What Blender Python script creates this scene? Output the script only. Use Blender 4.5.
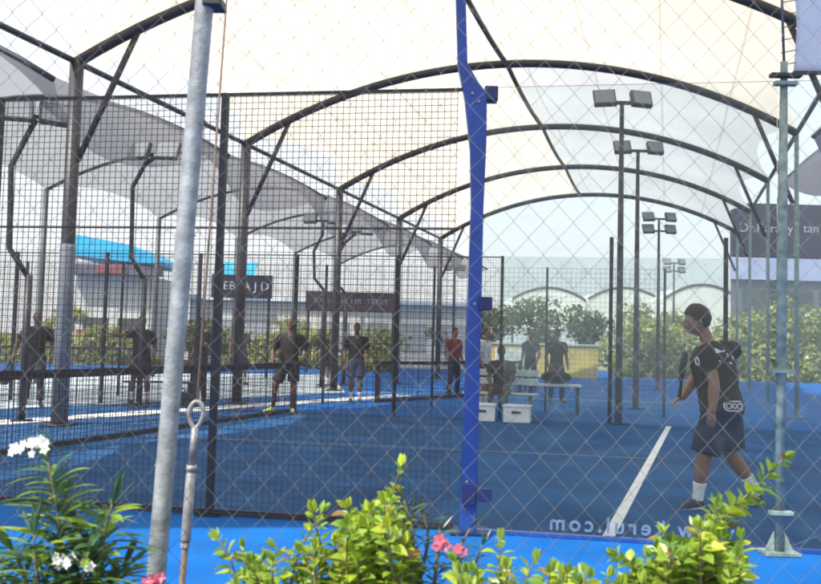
import bpy, bmesh, math, random
import numpy as np
from mathutils import Vector, Matrix, noise
random.seed(7); np.random.seed(7)
R = math.radians
for o in list(bpy.data.objects): bpy.data.objects.remove(o)
S = bpy.context.scene
col = S.collection

# ------------------------------------------------------------------ camera
FPX, CX, CY, CAMH = 850.0, 410.5, 292.0, 1.40
PITCH, ROLL = math.atan(50/850.0), 0.026
f0 = Vector((0, math.cos(PITCH), math.sin(PITCH))); r0 = Vector((1, 0, 0)); u0 = r0.cross(f0)
rr = r0*math.cos(ROLL) + u0*math.sin(ROLL); uu = u0*math.cos(ROLL) - r0*math.sin(ROLL)
cam = bpy.data.cameras.new('camera'); co = bpy.data.objects.new('camera', cam); col.objects.link(co)
co.matrix_world = Matrix(((rr.x, uu.x, -f0.x, 0), (rr.y, uu.y, -f0.y, 0), (rr.z, uu.z, -f0.z, CAMH), (0, 0, 0, 1)))
cam.sensor_width = 36; cam.lens = 36*FPX/821; cam.clip_start = 0.05; cam.clip_end = 4000
cam.dof.use_dof = True; cam.dof.focus_distance = 9.0; cam.dof.aperture_fstop = 9.0
S.camera = co
def at(px, py, Y):
    d = f0*FPX + rr*(px-CX) + uu*(CY-py); k = Y/d.y
    return Vector((d.x*k, Y, CAMH + d.z*k))
def ground(px, py):
    d = f0*FPX + rr*(px-CX) + uu*(CY-py); k = -CAMH/d.z
    return Vector((d.x*k, d.y*k, 0))
def base(px, Y):
    a, b = at(px, 300, Y), at(px, 500, Y); t = a.z/(a.z-b.z); p = a.lerp(b, t); return Vector((p.x, Y, 0))

# ------------------------------------------------------------------ light
SUN_EL, SUN_AZ = R(51), R(225)          # sun behind the camera, to the left
w = bpy.data.worlds.new('World'); S.world = w; w.use_nodes = True
nt = w.node_tree; bg = nt.nodes['Background']
sky = nt.nodes.new('ShaderNodeTexSky'); sky.sky_type = 'NISHITA'; sky.sun_disc = False
sky.sun_elevation = SUN_EL; sky.sun_rotation = SUN_AZ; sky.dust_density = 6; sky.air_density = 1.0; sky.ozone_density = 1.0
# hazy white summer sky: a thin even veil of bright haze over the clear sky
veil = nt.nodes.new('ShaderNodeMixRGB'); veil.inputs[0].default_value = .72; veil.inputs[2].default_value = (4.6, 4.75, 4.8, 1)
nt.links.new(sky.outputs[0], veil.inputs[1]); nt.links.new(veil.outputs[0], bg.inputs[0]); bg.inputs[1].default_value = 0.15
sl = bpy.data.lights.new('sun', 'SUN'); sl.energy = 3.6; sl.angle = R(0.6); sl.color = (1, .95, .87)
so = bpy.data.objects.new('sun', sl); col.objects.link(so)
sd = Vector((math.sin(SUN_AZ)*math.cos(SUN_EL), math.cos(SUN_AZ)*math.cos(SUN_EL), math.sin(SUN_EL)))
so.rotation_euler = sd.to_track_quat('Z', 'Y').to_euler()
S.view_settings.view_transform = 'Standard'; S.view_settings.look = 'None'; S.view_settings.gamma = 1
S.view_settings.exposure = 0.92
S.render.engine = 'CYCLES'
S.cycles.filter_width = 1.9
S.cycles.transparent_max_bounces = 16

# ------------------------------------------------------------------ materials
def mat(name, c, rough=.6, var=.15, scale=6, c2=None, metal=0, bump=0, spec=.4, bscale=None):
    m = bpy.data.materials.new(name); m.use_nodes = True; t = m.node_tree; b = t.nodes['Principled BSDF']
    b.inputs['Roughness'].default_value = rough; b.inputs['Metallic'].default_value = metal
    b.inputs['Specular IOR Level'].default_value = spec
    tc = t.nodes.new('ShaderNodeTexCoord'); n = t.nodes.new('ShaderNodeTexNoise')
    n.inputs['Scale'].default_value = scale; n.inputs['Detail'].default_value = 6
    t.links.new(tc.outputs['Object'], n.inputs['Vector'])
    rp = t.nodes.new('ShaderNodeValToRGB'); rp.color_ramp.elements[0].position = .3; rp.color_ramp.elements[1].position = .7
    lo = tuple(x*(1-var) for x in c); hi = c2 if c2 else tuple(min(1, x*(1+var)) for x in c)
    rp.color_ramp.elements[0].color = (*lo, 1); rp.color_ramp.elements[1].color = (*hi, 1)
    t.links.new(n.outputs['Fac'], rp.inputs[0]); t.links.new(rp.outputs[0], b.inputs['Base Color'])
    if bump:
        n2 = t.nodes.new('ShaderNodeTexNoise'); n2.inputs['Scale'].default_value = bscale or scale*6
        t.links.new(tc.outputs['Object'], n2.inputs['Vector'])
        bp = t.nodes.new('ShaderNodeBump'); bp.inputs['Strength'].default_value = bump; bp.inputs['Distance'].default_value = .01
        t.links.new(n2.outputs['Fac'], bp.inputs['Height']); t.links.new(bp.outputs[0], b.inputs['Normal'])
    return m
def fabric(name, c, trans=.5, clear=0.0, var=.06, scale=.7, seam=0):
    m = bpy.data.materials.new(name); m.use_nodes = True; t = m.node_tree; t.nodes.remove(t.nodes['Principled BSDF'])
    out = t.nodes['Material Output']; tc = t.nodes.new('ShaderNodeTexCoord')
    n = t.nodes.new('ShaderNodeTexNoise'); n.inputs['Scale'].default_value = scale; n.inputs['Detail'].default_value = 7
    t.links.new(tc.outputs['Object'], n.inputs['Vector'])
    rp = t.nodes.new('ShaderNodeValToRGB'); rp.color_ramp.elements[0].position = .25; rp.color_ramp.elements[1].position = .7
    rp.color_ramp.elements[0].color = (*[x*(1-2*var) for x in c], 1); rp.color_ramp.elements[1].color = (*[min(1, x*(1+var)) for x in c], 1)
    t.links.new(n.outputs['Fac'], rp.inputs[0])
    d = t.nodes.new('ShaderNodeBsdfDiffuse'); tr = t.nodes.new('ShaderNodeBsdfTranslucent'); cs = rp.outputs[0]
    if seam:                                  # welded seams of the cloth panels
        sp = t.nodes.new('ShaderNodeSeparateXYZ'); t.links.new(tc.outputs['Object'], sp.inputs[0])
        m1 = t.nodes.new('ShaderNodeMath'); m1.operation = 'MULTIPLY_ADD'; m1.inputs[1].default_value = -.304; t.links.new(sp.outputs[1], m1.inputs[0]); t.links.new(sp.outputs[0], m1.inputs[2])
        m2 = t.nodes.new('ShaderNodeMath'); m2.operation = 'MODULO'; m2.inputs[1].default_value = seam
        m0 = t.nodes.new('ShaderNodeMath'); m0.inputs[1].default_value = 100*seam; t.links.new(m1.outputs[0], m0.inputs[0]); t.links.new(m0.outputs[0], m2.inputs[0])
        m3 = t.nodes.new('ShaderNodeMath'); m3.operation = 'LESS_THAN'; m3.inputs[1].default_value = .05; t.links.new(m2.outputs[0], m3.inputs[0])
        mm = t.nodes.new('ShaderNodeMixRGB'); mm.blend_type = 'MULTIPLY'; mm.inputs[2].default_value = (.80, .78, .75, 1)
        t.links.new(m3.outputs[0], mm.inputs[0]); t.links.new(rp.outputs[0], mm.inputs[1]); cs = mm.outputs[0]
    t.links.new(cs, d.inputs[0]); t.links.new(cs, tr.inputs[0])
    mx = t.nodes.new('ShaderNodeMixShader'); mx.inputs[0].default_value = trans
    t.links.new(d.outputs[0], mx.inputs[1]); t.links.new(tr.outputs[0], mx.inputs[2]); last = mx
    if clear:
        tp = t.nodes.new('ShaderNodeBsdfTransparent'); m2 = t.nodes.new('ShaderNodeMixShader'); m2.inputs[0].default_value = clear
        t.links.new(mx.outputs[0], m2.inputs[1]); t.links.new(tp.outputs[0], m2.inputs[2]); last = m2
    t.links.new(last.outputs[0], out.inputs[0]); return m
def glass(name, tint=(.86, .95, .94), dust=.05, dustc=(.6, .68, .68)):
    m = bpy.data.materials.new(name); m.use_nodes = True; t = m.node_tree; t.nodes.remove(t.nodes['Principled BSDF'])
    out = t.nodes['Material Output']
    tp = t.nodes.new('ShaderNodeBsdfTransparent'); tp.inputs[0].default_value = (*tint, 1)
    gl = t.nodes.new('ShaderNodeBsdfGlossy'); gl.inputs['Roughness'].default_value = .02
    fr = t.nodes.new('ShaderNodeFresnel'); fr.inputs[0].default_value = 1.28
    mx = t.nodes.new('ShaderNodeMixShader'); t.links.new(fr.outputs[0], mx.inputs[0])
    t.links.new(tp.outputs[0], mx.inputs[1]); t.links.new(gl.outputs[0], mx.inputs[2])
    df = t.nodes.new('ShaderNodeBsdfDiffuse'); df.inputs[0].default_value = (*dustc, 1)
    tl = t.nodes.new('ShaderNodeBsdfTranslucent'); tl.inputs[0].default_value = (*dustc, 1)
    dm = t.nodes.new('ShaderNodeMixShader'); t.links.new(df.outputs[0], dm.inputs[1]); t.links.new(tl.outputs[0], dm.inputs[2])
    tc = t.nodes.new('ShaderNodeTexCoord'); n = t.nodes.new('ShaderNodeTexNoise'); n.inputs['Scale'].default_value = 2.3; n.inputs['Detail'].default_value = 9
    t.links.new(tc.outputs['Object'], n.inputs['Vector'])
    mr = t.nodes.new('ShaderNodeMapRange'); mr.inputs[1].default_value = .3; mr.inputs[2].default_value = .75
    mr.inputs[3].default_value = dust*.5; mr.inputs[4].default_value = dust*1.9
    t.links.new(n.outputs['Fac'], mr.inputs[0])
    n2 = t.nodes.new('ShaderNodeTexNoise'); n2.inputs['Scale'].default_value = 7; n2.inputs['Detail'].default_value = 3; t.links.new(tc.outputs['Object'], n2.inputs['Vector'])
    r2 = t.nodes.new('ShaderNodeMapRange'); r2.inputs[1].default_value = .60; r2.inputs[2].default_value = .78; r2.inputs[4].default_value = dust*2.2; t.links.new(n2.outputs['Fac'], r2.inputs[0])
    ad = t.nodes.new('ShaderNodeMath'); t.links.new(mr.outputs[0], ad.inputs[0]); t.links.new(r2.outputs[0], ad.inputs[1])
    m2 = t.nodes.new('ShaderNodeMixShader'); t.links.new(ad.outputs[0], m2.inputs[0])
    t.links.new(mx.outputs[0], m2.inputs[1]); t.links.new(dm.outputs[0], m2.inputs[2])
    t.links.new(m2.outputs[0], out.inputs[0]); return m
def leafmat(name, a, b, trans=.35, scale=30):
    m = fabric(name, a, trans, 0, .1, scale); t = m.node_tree
    for n in t.nodes:
        if n.type == 'VALTORGB':
            n.color_ramp.elements[0].color = (*a, 1); n.color_ramp.elements[1].color = (*b, 1)
        if n.type == 'OUTPUT_MATERIAL': out = n
    src = out.inputs[0].links[0].from_socket
    g = t.nodes.new('ShaderNodeBsdfGlossy'); g.inputs['Roughness'].default_value = .35
    mx = t.nodes.new('ShaderNodeMixShader'); mx.inputs[0].default_value = .035
    t.links.new(src, mx.inputs[1]); t.links.new(g.outputs[0], mx.inputs[2]); t.links.new(mx.outputs[0], out.inputs[0]); return m

M = {}
M['path'] = mat('blue_path_paint', (.001, .100, .38), .85, .16, 1.6, c2=(.004, .125, .44), bump=.25, bscale=60, spec=.12)
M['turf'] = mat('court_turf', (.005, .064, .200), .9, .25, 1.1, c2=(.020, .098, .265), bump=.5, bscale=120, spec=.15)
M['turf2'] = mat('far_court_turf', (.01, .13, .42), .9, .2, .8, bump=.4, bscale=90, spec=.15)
M['line'] = mat('white_line_paint', (.72, .74, .76), .8, .12, 5)
M['line_worn'] = mat('worn_line_paint', (.22, .28, .36), .8, .3, 9)
M['sunlit_ground_roof'] = mat('sunlit_ground_and_roof_pale', (.46, .62, .76), .85, .15, .8, c2=(.70, .76, .80))  # sunlight painted into the ground beyond the net; plain colour on the roof
M['column_haze'] = mat('hazed_column_grey', (.17, .19, .22), .8, .2, 4)
M['dirt'] = mat('far_ground', (.30, .27, .21), .95, .2, .06)
M['soil'] = mat('planter_soil', (.09, .06, .04), .95, .4, 9, bump=.6)
M['dark_steel'] = mat('dark_painted_steel', (.022, .023, .030), .45, .3, 4)
M['grey_steel'] = mat('grey_painted_steel', (.07, .075, .085), .5, .25, 4)
M['blue_steel'] = mat('blue_painted_steel', (.008, .050, .26), .5, .18, 5, bump=.08)
M['blue_dark'] = mat('dark_blue_steel', (.006, .014, .09), .5, .2, 5)
M['navy_steel'] = mat('navy_painted_steel', (.007, .009, .018), .5, .2, 5)
M['mesh'] = mat('mesh_wire', (.040, .030, .032), .55, .2, 5)
M['galv'] = mat('galvanised_pipe', (.20, .225, .24), .55, .30, 22, metal=.15, c2=(.34, .365, .38), bump=.2, bscale=90)
M['galvwire'] = mat('galvanised_wire', (.16, .165, .175), .6, .25, 40, metal=.2)
M['pale_post'] = mat('weathered_green_grey_post', (.13, .21, .20), .6, .3, 14, c2=(.26, .34, .32), bump=.15)
M['zinc'] = mat('zinc_hardware', (.22, .225, .23), .5, .25, 40, metal=.4, c2=(.38, .38, .38), bump=.1)
M['cable'] = mat('guy_cable', (.12, .085, .06), .6, .2, 50)
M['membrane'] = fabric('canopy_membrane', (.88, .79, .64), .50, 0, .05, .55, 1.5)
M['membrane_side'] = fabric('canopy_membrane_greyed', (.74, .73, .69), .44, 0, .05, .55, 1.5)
M['shade'] = fabric('grey_shade_cloth', (.225, .22, .228), .45, .34, .08, .8)
M['shade_dark'] = fabric('dark_shade_cloth', (.12, .12, .15), .3, .04, .08, .8)
M['tarp'] = fabric('pale_blue_tarpaulin', (.72, .78, .92), .62, .12, .04, 1.2)
M['tent'] = fabric('white_tent_fabric', (.85, .86, .84), .4, 0, .04, .6)
M['glass'] = glass('near_court_glass', (.94, .97, .97), .015)
M['glass_far'] = glass('far_court_glass', (.92, .96, .96), .065)
M['lettering'] = mat('frosted_lettering', (.10, .165, .27), .7, .25, 20)
M['net'] = mat('net_cord', (.015, .016, .02), .8, .2, 10)
M['tape'] = mat('net_tape', (.02, .022, .03), .8, .2, 10)
M['lamp_body'] = mat('lamp_housing', (.03, .032, .036), .5, .2, 8)
M['lamp_lens'] = mat('lamp_lens', (.16, .18, .20), .15, .1, 8, spec=.6)
M['navy'] = mat('navy_sign_panel', (.012, .016, .038), .55, .2, 2)
M['signgrey'] = mat('faded_red_grey_panel', (.055, .035, .04), .6, .3, 3)
M['signwhite'] = mat('sign_lettering', (.62, .64, .68), .6, .1, 8)
M['signfaint'] = mat('sign_lettering_faint', (.22, .23, .32), .6, .1, 8)
M['lavender'] = mat('lavender_fascia', (.34, .36, .55), .7, .12, 1.5)
M['greywall'] = mat('grey_wall', (.10, .11, .15), .8, .2, 1.5)
M['palewall'] = mat('pale_wall', (.52, .55, .52), .85, .14, .9)
M['yellowwall'] = mat('yellow_wall', (.52, .40, .14), .85, .2, 1.2)
M['cyan'] = mat('cyan_awning', (.0, .36, .62), .6, .12, 2)
M['redsign'] = mat('red_sign', (.26, .07, .07), .6, .2, 2)
M['window'] = mat('dark_window', (.03, .04, .05), .1, .2, 2, spec=.7)
M['pale_window'] = mat('curtained_window', (.30, .34, .36), .2, .2, 2, spec=.6)
M['bark'] = mat('bark', (.10, .075, .05), .9, .3, 12, bump=.4)
M['stem'] = mat('green_stem', (.14, .13, .06), .8, .3, 30)
M['leaf_far'] = leafmat('far_tree_leaf', (.055, .095, .02), (.13, .17, .045), .35, .9)
M['leaf_sunlit'] = leafmat('sunlit_hedge_leaf', (.21, .26, .07), (.42, .44, .14), .42, .9)  # leaf colour raised to stand in for sunlight on the far foliage
M['leaf_gold'] = leafmat('golden_shrub_leaf', (.18, .33, .02), (.52, .58, .05), .4, 12)
M['leaf_lime'] = leafmat('lime_shrub_leaf', (.09, .22, .03), (.34, .46, .06), .4, 14)
M['leaf_brown'] = leafmat('dead_leaf', (.16, .09, .03), (.30, .20, .07), .25, 20)
M['leaf_ole'] = leafmat('oleander_leaf', (.025, .075, .03), (.09, .17, .07), .25, 12)
M['leaf_dull'] = leafmat('dull_grey_green_leaf', (.03, .07, .04), (.10, .15, .08), .25, 12)
M['petal_w'] = leafmat('white_petal', (.75, .75, .66), (.9, .9, .84), .4, 10)
M['petal_p'] = leafmat('pink_petal', (.55, .07, .14), (.75, .2, .26), .35, 10)
M['skin'] = mat('tan_skin', (.24, .125, .08), .55, .1, 12)
M['skin_dark'] = mat('brown_skin', (.12, .065, .045), .55, .1, 12)
M['hair'] = mat('dark_hair', (.012, .009, .008), .6, .5, 60, bump=.8, bscale=160)
M['shirt_navy'] = mat('navy_sports_shirt', (.011, .014, .030), .85, .25, 14, bump=.25)
M['shirt_brown'] = mat('dark_brown_shirt', (.018, .013, .013), .85, .25, 14)
M['shirt_black'] = mat('black_shirt', (.008, .008, .011), .85, .25, 14)
M['shirt_grey'] = mat('grey_shirt', (.07, .075, .085), .85, .25, 14)
M['shirt_red'] = mat('red_shirt', (.17, .03, .035), .85, .25, 14)
M['shirt_white'] = mat('white_shirt', (.6, .6, .6), .85, .15, 14)
M['shorts'] = mat('charcoal_shorts', (.020, .022, .026), .85, .25, 16, bump=.25)
M['jeans'] = mat('blue_trousers', (.03, .045, .10), .85, .25, 16)
M['sock'] = mat('white_sock', (.70, .70, .70), .9, .1, 30)
M['shoe'] = mat('dark_shoe', (.02, .02, .035), .6, .3, 20)
M['shoe_lime'] = mat('lime_shoe', (.50, .50, .08), .6, .2, 20)
M['sole'] = mat('pale_sole', (.45, .45, .48), .7, .1, 20)
M['print'] = mat('white_print', (.55, .56, .60), .8, .2, 30)
M['eye'] = mat('eye_white', (.7, .7, .68), .2, .02, 5)
M['racket'] = mat('dark_racket', (.015, .016, .022), .4, .2, 12)
M['bag'] = mat('black_bag', (.012, .012, .014), .7, .3, 12)
M['white_plastic'] = mat('white_plastic', (.68, .70, .72), .5, .1, 6)
M['wood'] = mat('brown_bench_slat', (.14, .085, .06), .7, .3, 8)

# ------------------------------------------------------------------ helpers
def tag(o, label=None, cat=None, group=None, kind=None):
    if label: o['label'] = label
    if cat: o['category'] = cat
    if group: o['group'] = group
    if kind: o['kind'] = kind
    return o
def thing(name, label, cat, loc=(0, 0, 0), rz=0, group=None):
    o = bpy.data.objects.new(name, None); col.objects.link(o); o.location = loc; o.rotation_euler = (0, 0, rz)
    o.empty_display_size = .1
    return tag(o, label, cat, group)
def link(name, me, m, parent=None, smooth=False):
    o = bpy.data.objects.new(name, me); col.objects.link(o)
    if m is not None:
        for q in (m if isinstance(m, (list, tuple)) else [m]): me.materials.append(q)
    if smooth: me.polygons.foreach_set('use_smooth', [True]*len(me.polygons))
    if parent is not None:
        o.parent = parent
    return o
class MB:
    """collects shapes, built as one mesh (world coordinates unless parented at an offset)"""
    def __init__(s): s.v = []; s.f = []; s.mi = []
    def add(s, v, f, mi=0):
        n = len(s.v); s.v += [tuple(x) for x in v]; s.f += [tuple(i+n for i in q) for q in f]; s.mi += [mi]*len(f); return s
    def box(s, a, b, mi=0):
        (x0, y0, z0), (x1, y1, z1) = a, b
        return s.add([(x0,y0,z0),(x1,y0,z0),(x1,y1,z0),(x0,y1,z0),(x0,y0,z1),(x1,y0,z1),(x1,y1,z1),(x0,y1,z1)],
                     [(0,3,2,1),(4,5,6,7),(0,1,5,4),(1,2,6,5),(2,3,7,6),(3,0,4,7)], mi)
    def obox(s, c, ax, ay, az, mi=0):
        c = Vector(c); ax, ay, az = Vector(ax), Vector(ay), Vector(az); vs = []
        for k in (-1, 1):
            for (i, j) in ((-1,-1),(1,-1),(1,1),(-1,1)): vs.append(c+ax*i+ay*j+az*k)
        return s.add(vs, [(0,3,2,1),(4,5,6,7),(0,1,5,4),(1,2,6,5),(2,3,7,6),(3,0,4,7)], mi)
    def bar(s, p, q, w, d=None, up=(0, 0, 1), mi=0):
        p, q = Vector(p), Vector(q); t = (q-p); L = t.length; t.normalize(); up = Vector(up)
        if abs(t.dot(up)) > .95: up = Vector((0, 1, 0))
        sx = t.cross(up).normalized(); sy = sx.cross(t)
        return s.obox((p+q)/2, sx*w/2, sy*(d or w)/2, t*L/2, mi)
    def tube(s, pts, r, n=8, mi=0, caps=True):
        pts = [Vector(p) for p in pts]; rs = r if isinstance(r, (list, tuple)) else [r]*len(pts); m = len(pts)
        t0 = (pts[1]-pts[0]).normalized(); up = Vector((0, 0, 1)) if abs(t0.z) < .9 else Vector((0, 1, 0))
        x = t0.cross(up).normalized(); vs = []; fs = []
        for i, p in enumerate(pts):
            t = (pts[min(i+1, m-1)]-pts[max(i-1, 0)]).normalized(); x = (x - t*x.dot(t)).normalized(); y = t.cross(x)
            for k in range(n):
                a = 2*math.pi*k/n; vs.append(p+(x*math.cos(a)+y*math.sin(a))*rs[i])
        for i in range(m-1):
            for k in range(n): fs.append((i*n+k, i*n+(k+1)%n, (i+1)*n+(k+1)%n, (i+1)*n+k))
        if caps: fs.append(tuple(range(n-1, -1, -1))); fs.append(tuple((m-1)*n+k for k in range(n)))
        return s.add(vs, fs, mi)
    def prism(s, poly, d, mi=0):          # poly: 3-D points, extruded by vector d
        n = len(poly); d = Vector(d); a = [Vector(p) for p in poly]
        return s.add(a+[p+d for p in a], [tuple(range(n-1, -1, -1)), tuple(range(n, 2*n))]+[(i, (i+1)%n, n+(i+1)%n, n+i) for i in range(n)], mi)
    def sphere(s, c, rx, ry=None, rz=None, nu=12, nv=8, mi=0):
        ry = ry or rx; rz = rz or rx; c = Vector(c); vs = []; fs = []
        for j in range(nv+1):
            th = math.pi*j/nv
            for i in range(nu):
                ph = 2*math.pi*i/nu; vs.append(c+Vector((rx*math.sin(th)*math.cos(ph), ry*math.sin(th)*math.sin(ph), rz*math.cos(th))))
        for j in range(nv):
            for i in range(nu): fs.append((j*nu+i, (j+1)*nu+i, (j+1)*nu+(i+1)%nu, j*nu+(i+1)%nu))
        return s.add(vs, fs, mi)
    def mesh(s, name):
        me = bpy.data.meshes.new(name); me.from_pydata(s.v, [], s.f)
        if any(s.mi): me.polygons.foreach_set('material_index', s.mi)
        me.update(); return me
    def build(s, name, m, parent=None, smooth=False, bevel=0, local=True):
        me = s.mesh(name); o = link(name, me, m, parent, smooth)
        if parent is not None and local:      # vertices were given in world space: bring them into the parent's frame
            P = Matrix.Identity(4); q = parent; chain = []
            while q is not None: chain.append(q); q = q.parent
            for q in reversed(chain): P = P @ q.matrix_basis
            me.transform(P.inverted())
        if bevel:
            b = o.modifiers.new('bevel', 'BEVEL'); b.width = bevel; b.segments = 2; b.limit_method = 'ANGLE'
        return o
def sheet(name, pts, m, z=0, kind='structure', th=0):
    b = MB(); b.add([(p[0], p[1], z) for p in pts], [tuple(range(len(pts)))]); o = b.build(name, m); return tag(o, kind=kind)
def text_mesh(txt, size, depth=.004, mirror=False, bold=0.0, space=1.0):
    cu = bpy.data.curves.new('lettering', 'FONT'); cu.body = txt; cu.size = size; cu.extrude = depth/2; cu.align_x = 'CENTER'; cu.align_y = 'CENTER'
    cu.offset = bold; cu.space_character = space
    o = bpy.data.objects.new('tmp', cu); col.objects.link(o); dg = bpy.context.evaluated_depsgraph_get()
    me = bpy.data.meshes.new_from_object(o.evaluated_get(dg)); bpy.data.objects.remove(o)
    me.materials.clear()
    me.transform(Matrix.Rotation(R(90), 4, 'X'))
    if mirror: me.transform(Matrix.Scale(-1, 4, (1, 0, 0))); me.flip_normals()
    return me
def copy_tree(o, parent=None):
    c = o.copy(); col.objects.link(c)
    if parent is not None: c.parent = parent
    for ch in list(o.children): copy_tree(ch, c)
    return c
def remesh(mb, voxel, smooth=3, wrinkle=0, wscale=9.0):
    me = mb.mesh('tmp'); o = bpy.data.objects.new('tmp', me); col.objects.link(o)
    a = o.modifiers.new('r', 'REMESH'); a.mode = 'VOXEL'; a.voxel_size = voxel; a.adaptivity = 0
    if smooth: b = o.modifiers.new('s', 'SMOOTH'); b.factor = .5; b.iterations = smooth
    dg = bpy.context.evaluated_depsgraph_get(); out = bpy.data.meshes.new_from_object(o.evaluated_get(dg)); bpy.data.objects.remove(o)
    if wrinkle:
        for v in out.vertices:
            p = v.co; n = v.normal
            d = noise.noise(Vector((p.x*wscale, p.y*wscale, p.z*wscale*.55+p.x*3)))+.5*noise.noise(p*wscale*2.3)
            v.co = p+n*d*wrinkle
    out.polygons.foreach_set('use_smooth', [True]*len(out.polygons)); return out

# ------------------------------------------------------------------ court geometry
U = Vector((.987, -.16, 0)).normalized(); V = Vector((3.26, 9.2, 0)); O0 = Vector((1.47, 6.26, 0)); N = Vector((-U.y, U.x, 0))
def C(s, t, z=0): p = O0+U*s+V*t; return Vector((p.x, p.y, z))

# setting ---------------------------------------------------------------------
sheet('ground', [(-900, -60), (900, -60), (900, 1800), (-900, 1800)], M['dirt'], -.02)
sheet('blue_path', [(-45, -8), (45, -8), (45, 50), (-45, 50)], M['path'], 0)
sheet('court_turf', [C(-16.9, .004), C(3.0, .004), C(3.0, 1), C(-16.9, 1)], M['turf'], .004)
def cline(p, q, wd, z=.008, m='line', name='court_line'):
    p, q = Vector(p), Vector(q); t = (q-p).normalized(); n = Vector((-t.y, t.x, 0))*wd/2
    sheet(name, [p-n, q-n, q+n, p+n], M[m], z)
cline(C(0, .006), C(0, .999), .09)                                # service line
cline(C(-6.95, .5), C(-.05, .5), .035, m='line_worn')                  # centre line, worn
cline(C(-13.9, .006), C(-13.9, .999), .05)
cline(ground(-60, 427), ground(405, 395.5), .62, name='painted_sun_strip', z=.012)  # band of sunlight between the canopies, put in as white colour
sheet('painted_sunlit_ground', [ground(-200, 417), ground(120, 404), ground(345, 392.5), ground(330, 374), ground(-200, 374)], M['sunlit_ground_roof'], .009)  # pale ground, its colour lightened to stand in for sunlight
# courts beyond
VV = Vector((3.26, 9.2, 0))
def C2(s, t): p = O0+U*s+VV*t; return p
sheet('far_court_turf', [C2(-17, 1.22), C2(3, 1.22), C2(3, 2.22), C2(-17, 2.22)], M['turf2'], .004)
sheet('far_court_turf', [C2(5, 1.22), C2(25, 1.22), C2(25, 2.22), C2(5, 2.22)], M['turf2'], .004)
cline(C2(-13.9, 1.225), C2(-13.9, 2.2), .10); cline(C2(-13.8, 1.72), C2(0, 1.72), .08)
sheet('planter_bed', [(-4, .6), (4, .6), (4, 2.3), (-4, 2.3)], M['soil'], .012)

# ------------------------------------------------------------------ canopy
Y1, DY = 12.98, 5.29
HS, RISE, ZT = 6.45, 1.95, 7.55
RA = (HS*HS+RISE*RISE)/(2*RISE)
def XL(Y): return -5.27+.304*(Y-Y1)
def arcz(dx): return ZT-(RA-math.sqrt(RA*RA-dx*dx))
YS = [Y1+DY*(i-1) for i in range(-1, 6)]
DR = 5.53
can = thing('tensile_canopy', 'long cream white barrel canopy on dark steel arches over the courts', 'canopy', (XL(Y1), Y1, 0))
# membrane: surface through the arches, pulled in slightly between them
nx, ny = 40, 8; vs = []; fs = []; mi = []
rows = []
for i in range(len(YS)-1):
    for j in range(ny+(1 if i == len(YS)-2 else 0)): rows.append((YS[i]+DY*j/ny, j/ny))
for (Y, fr) in rows:
    sag = .16*4*fr*(1-fr)
    for k in range(nx+1):
        q = k/nx; dx = -HS+(HS+DR)*q
        inset = .55*4*fr*(1-fr)
        edge = 4*q*(1-q)
        ddx = dx+inset*(max(0, 1-q*4)**2)-inset*(max(0, 1-(1-q)*4)**2)
        vs.append((XL(Y)+HS+ddx, Y, arcz(ddx)+.11-sag*edge))
W_ = nx+1
for r in range(len(rows)-1):
    for k in range(nx):
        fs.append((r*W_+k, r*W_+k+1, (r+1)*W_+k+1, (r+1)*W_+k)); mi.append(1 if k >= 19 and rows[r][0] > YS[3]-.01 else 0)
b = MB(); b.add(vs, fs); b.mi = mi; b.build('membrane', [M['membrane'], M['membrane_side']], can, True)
for i, Y in enumerate(YS):
    b = MB(); pts = [(XL(Y)+HS+dx, Y, arcz(dx)) for dx in np.linspace(-HS, DR, 40)]
    b.tube(pts, .085, 10); b.build('arch', M['dark_steel'], can, True)
    xl, xr, zl, zr = XL(Y), XL(Y)+HS+DR, arcz(-HS), arcz(DR)
    b = MB(); b.tube([(xl, Y, .012), (xl, Y, zl+.02)], .105, 12); b.box((xl-.22, Y-.22, .006), (xl+.22, Y+.22, .03)); b.build('column', M['dark_steel'], can, True)
    b = MB(); b.tube([(xr, Y, .012), (xr, Y, zr+.02)], .048, 12); b.box((xr-.16, Y-.16, .006), (xr+.16, Y+.16, .03)); b.build('column', M['pale_post'] if i > 2 else M['dark_steel'], can, True)
    b = MB(); b.tube([(xl+.95, Y, arcz(-HS+.95)), (xl+.08, Y, zl-1.55)], .05, 8); b.build('brace', M['dark_steel'], can, True)
    b = MB(); b.tube([(xr-.95, Y, arcz(DR-.95)), (xr-.08, Y, zr-1.55)], .05, 8); b.build('brace', M['dark_steel'], can, True)
b = MB(); b.tube([(XL(Y1), Y1, .05), (XL(Y1), Y1, 2.7), (XL(Y1), Y1, 2.76)], [.118, .118, .112], 14); b.build('added_column_haze_sleeve', M['column_haze'], can, True)  # added sleeve; greyer colour stands in for haze and sun on the column
for dx, nm, r in ((-HS, 'eave_beam', .05), (DR, 'eave_beam', .05)):
    b = MB(); b.tube([(XL(Y)+HS+dx, Y, arcz(dx)) for Y in YS], r, 8); b.build(nm, M['dark_steel'], can, True)
b = MB(); pts = []
for i in range(len(YS)-1):
    for j in range(6): 
        fr = j/6; Y = YS[i]+DY*fr; pts.append((XL(Y)+HS-.8, Y, arcz(-.8)-.02-.10*4*fr*(1-fr)))
pts.append((XL(YS[-1])+HS-.8, YS[-1], arcz(-.8)-.02)); b.tube(pts, .055, 8); b.build('ridge_purlin', M['dark_steel'], can, True)

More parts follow.
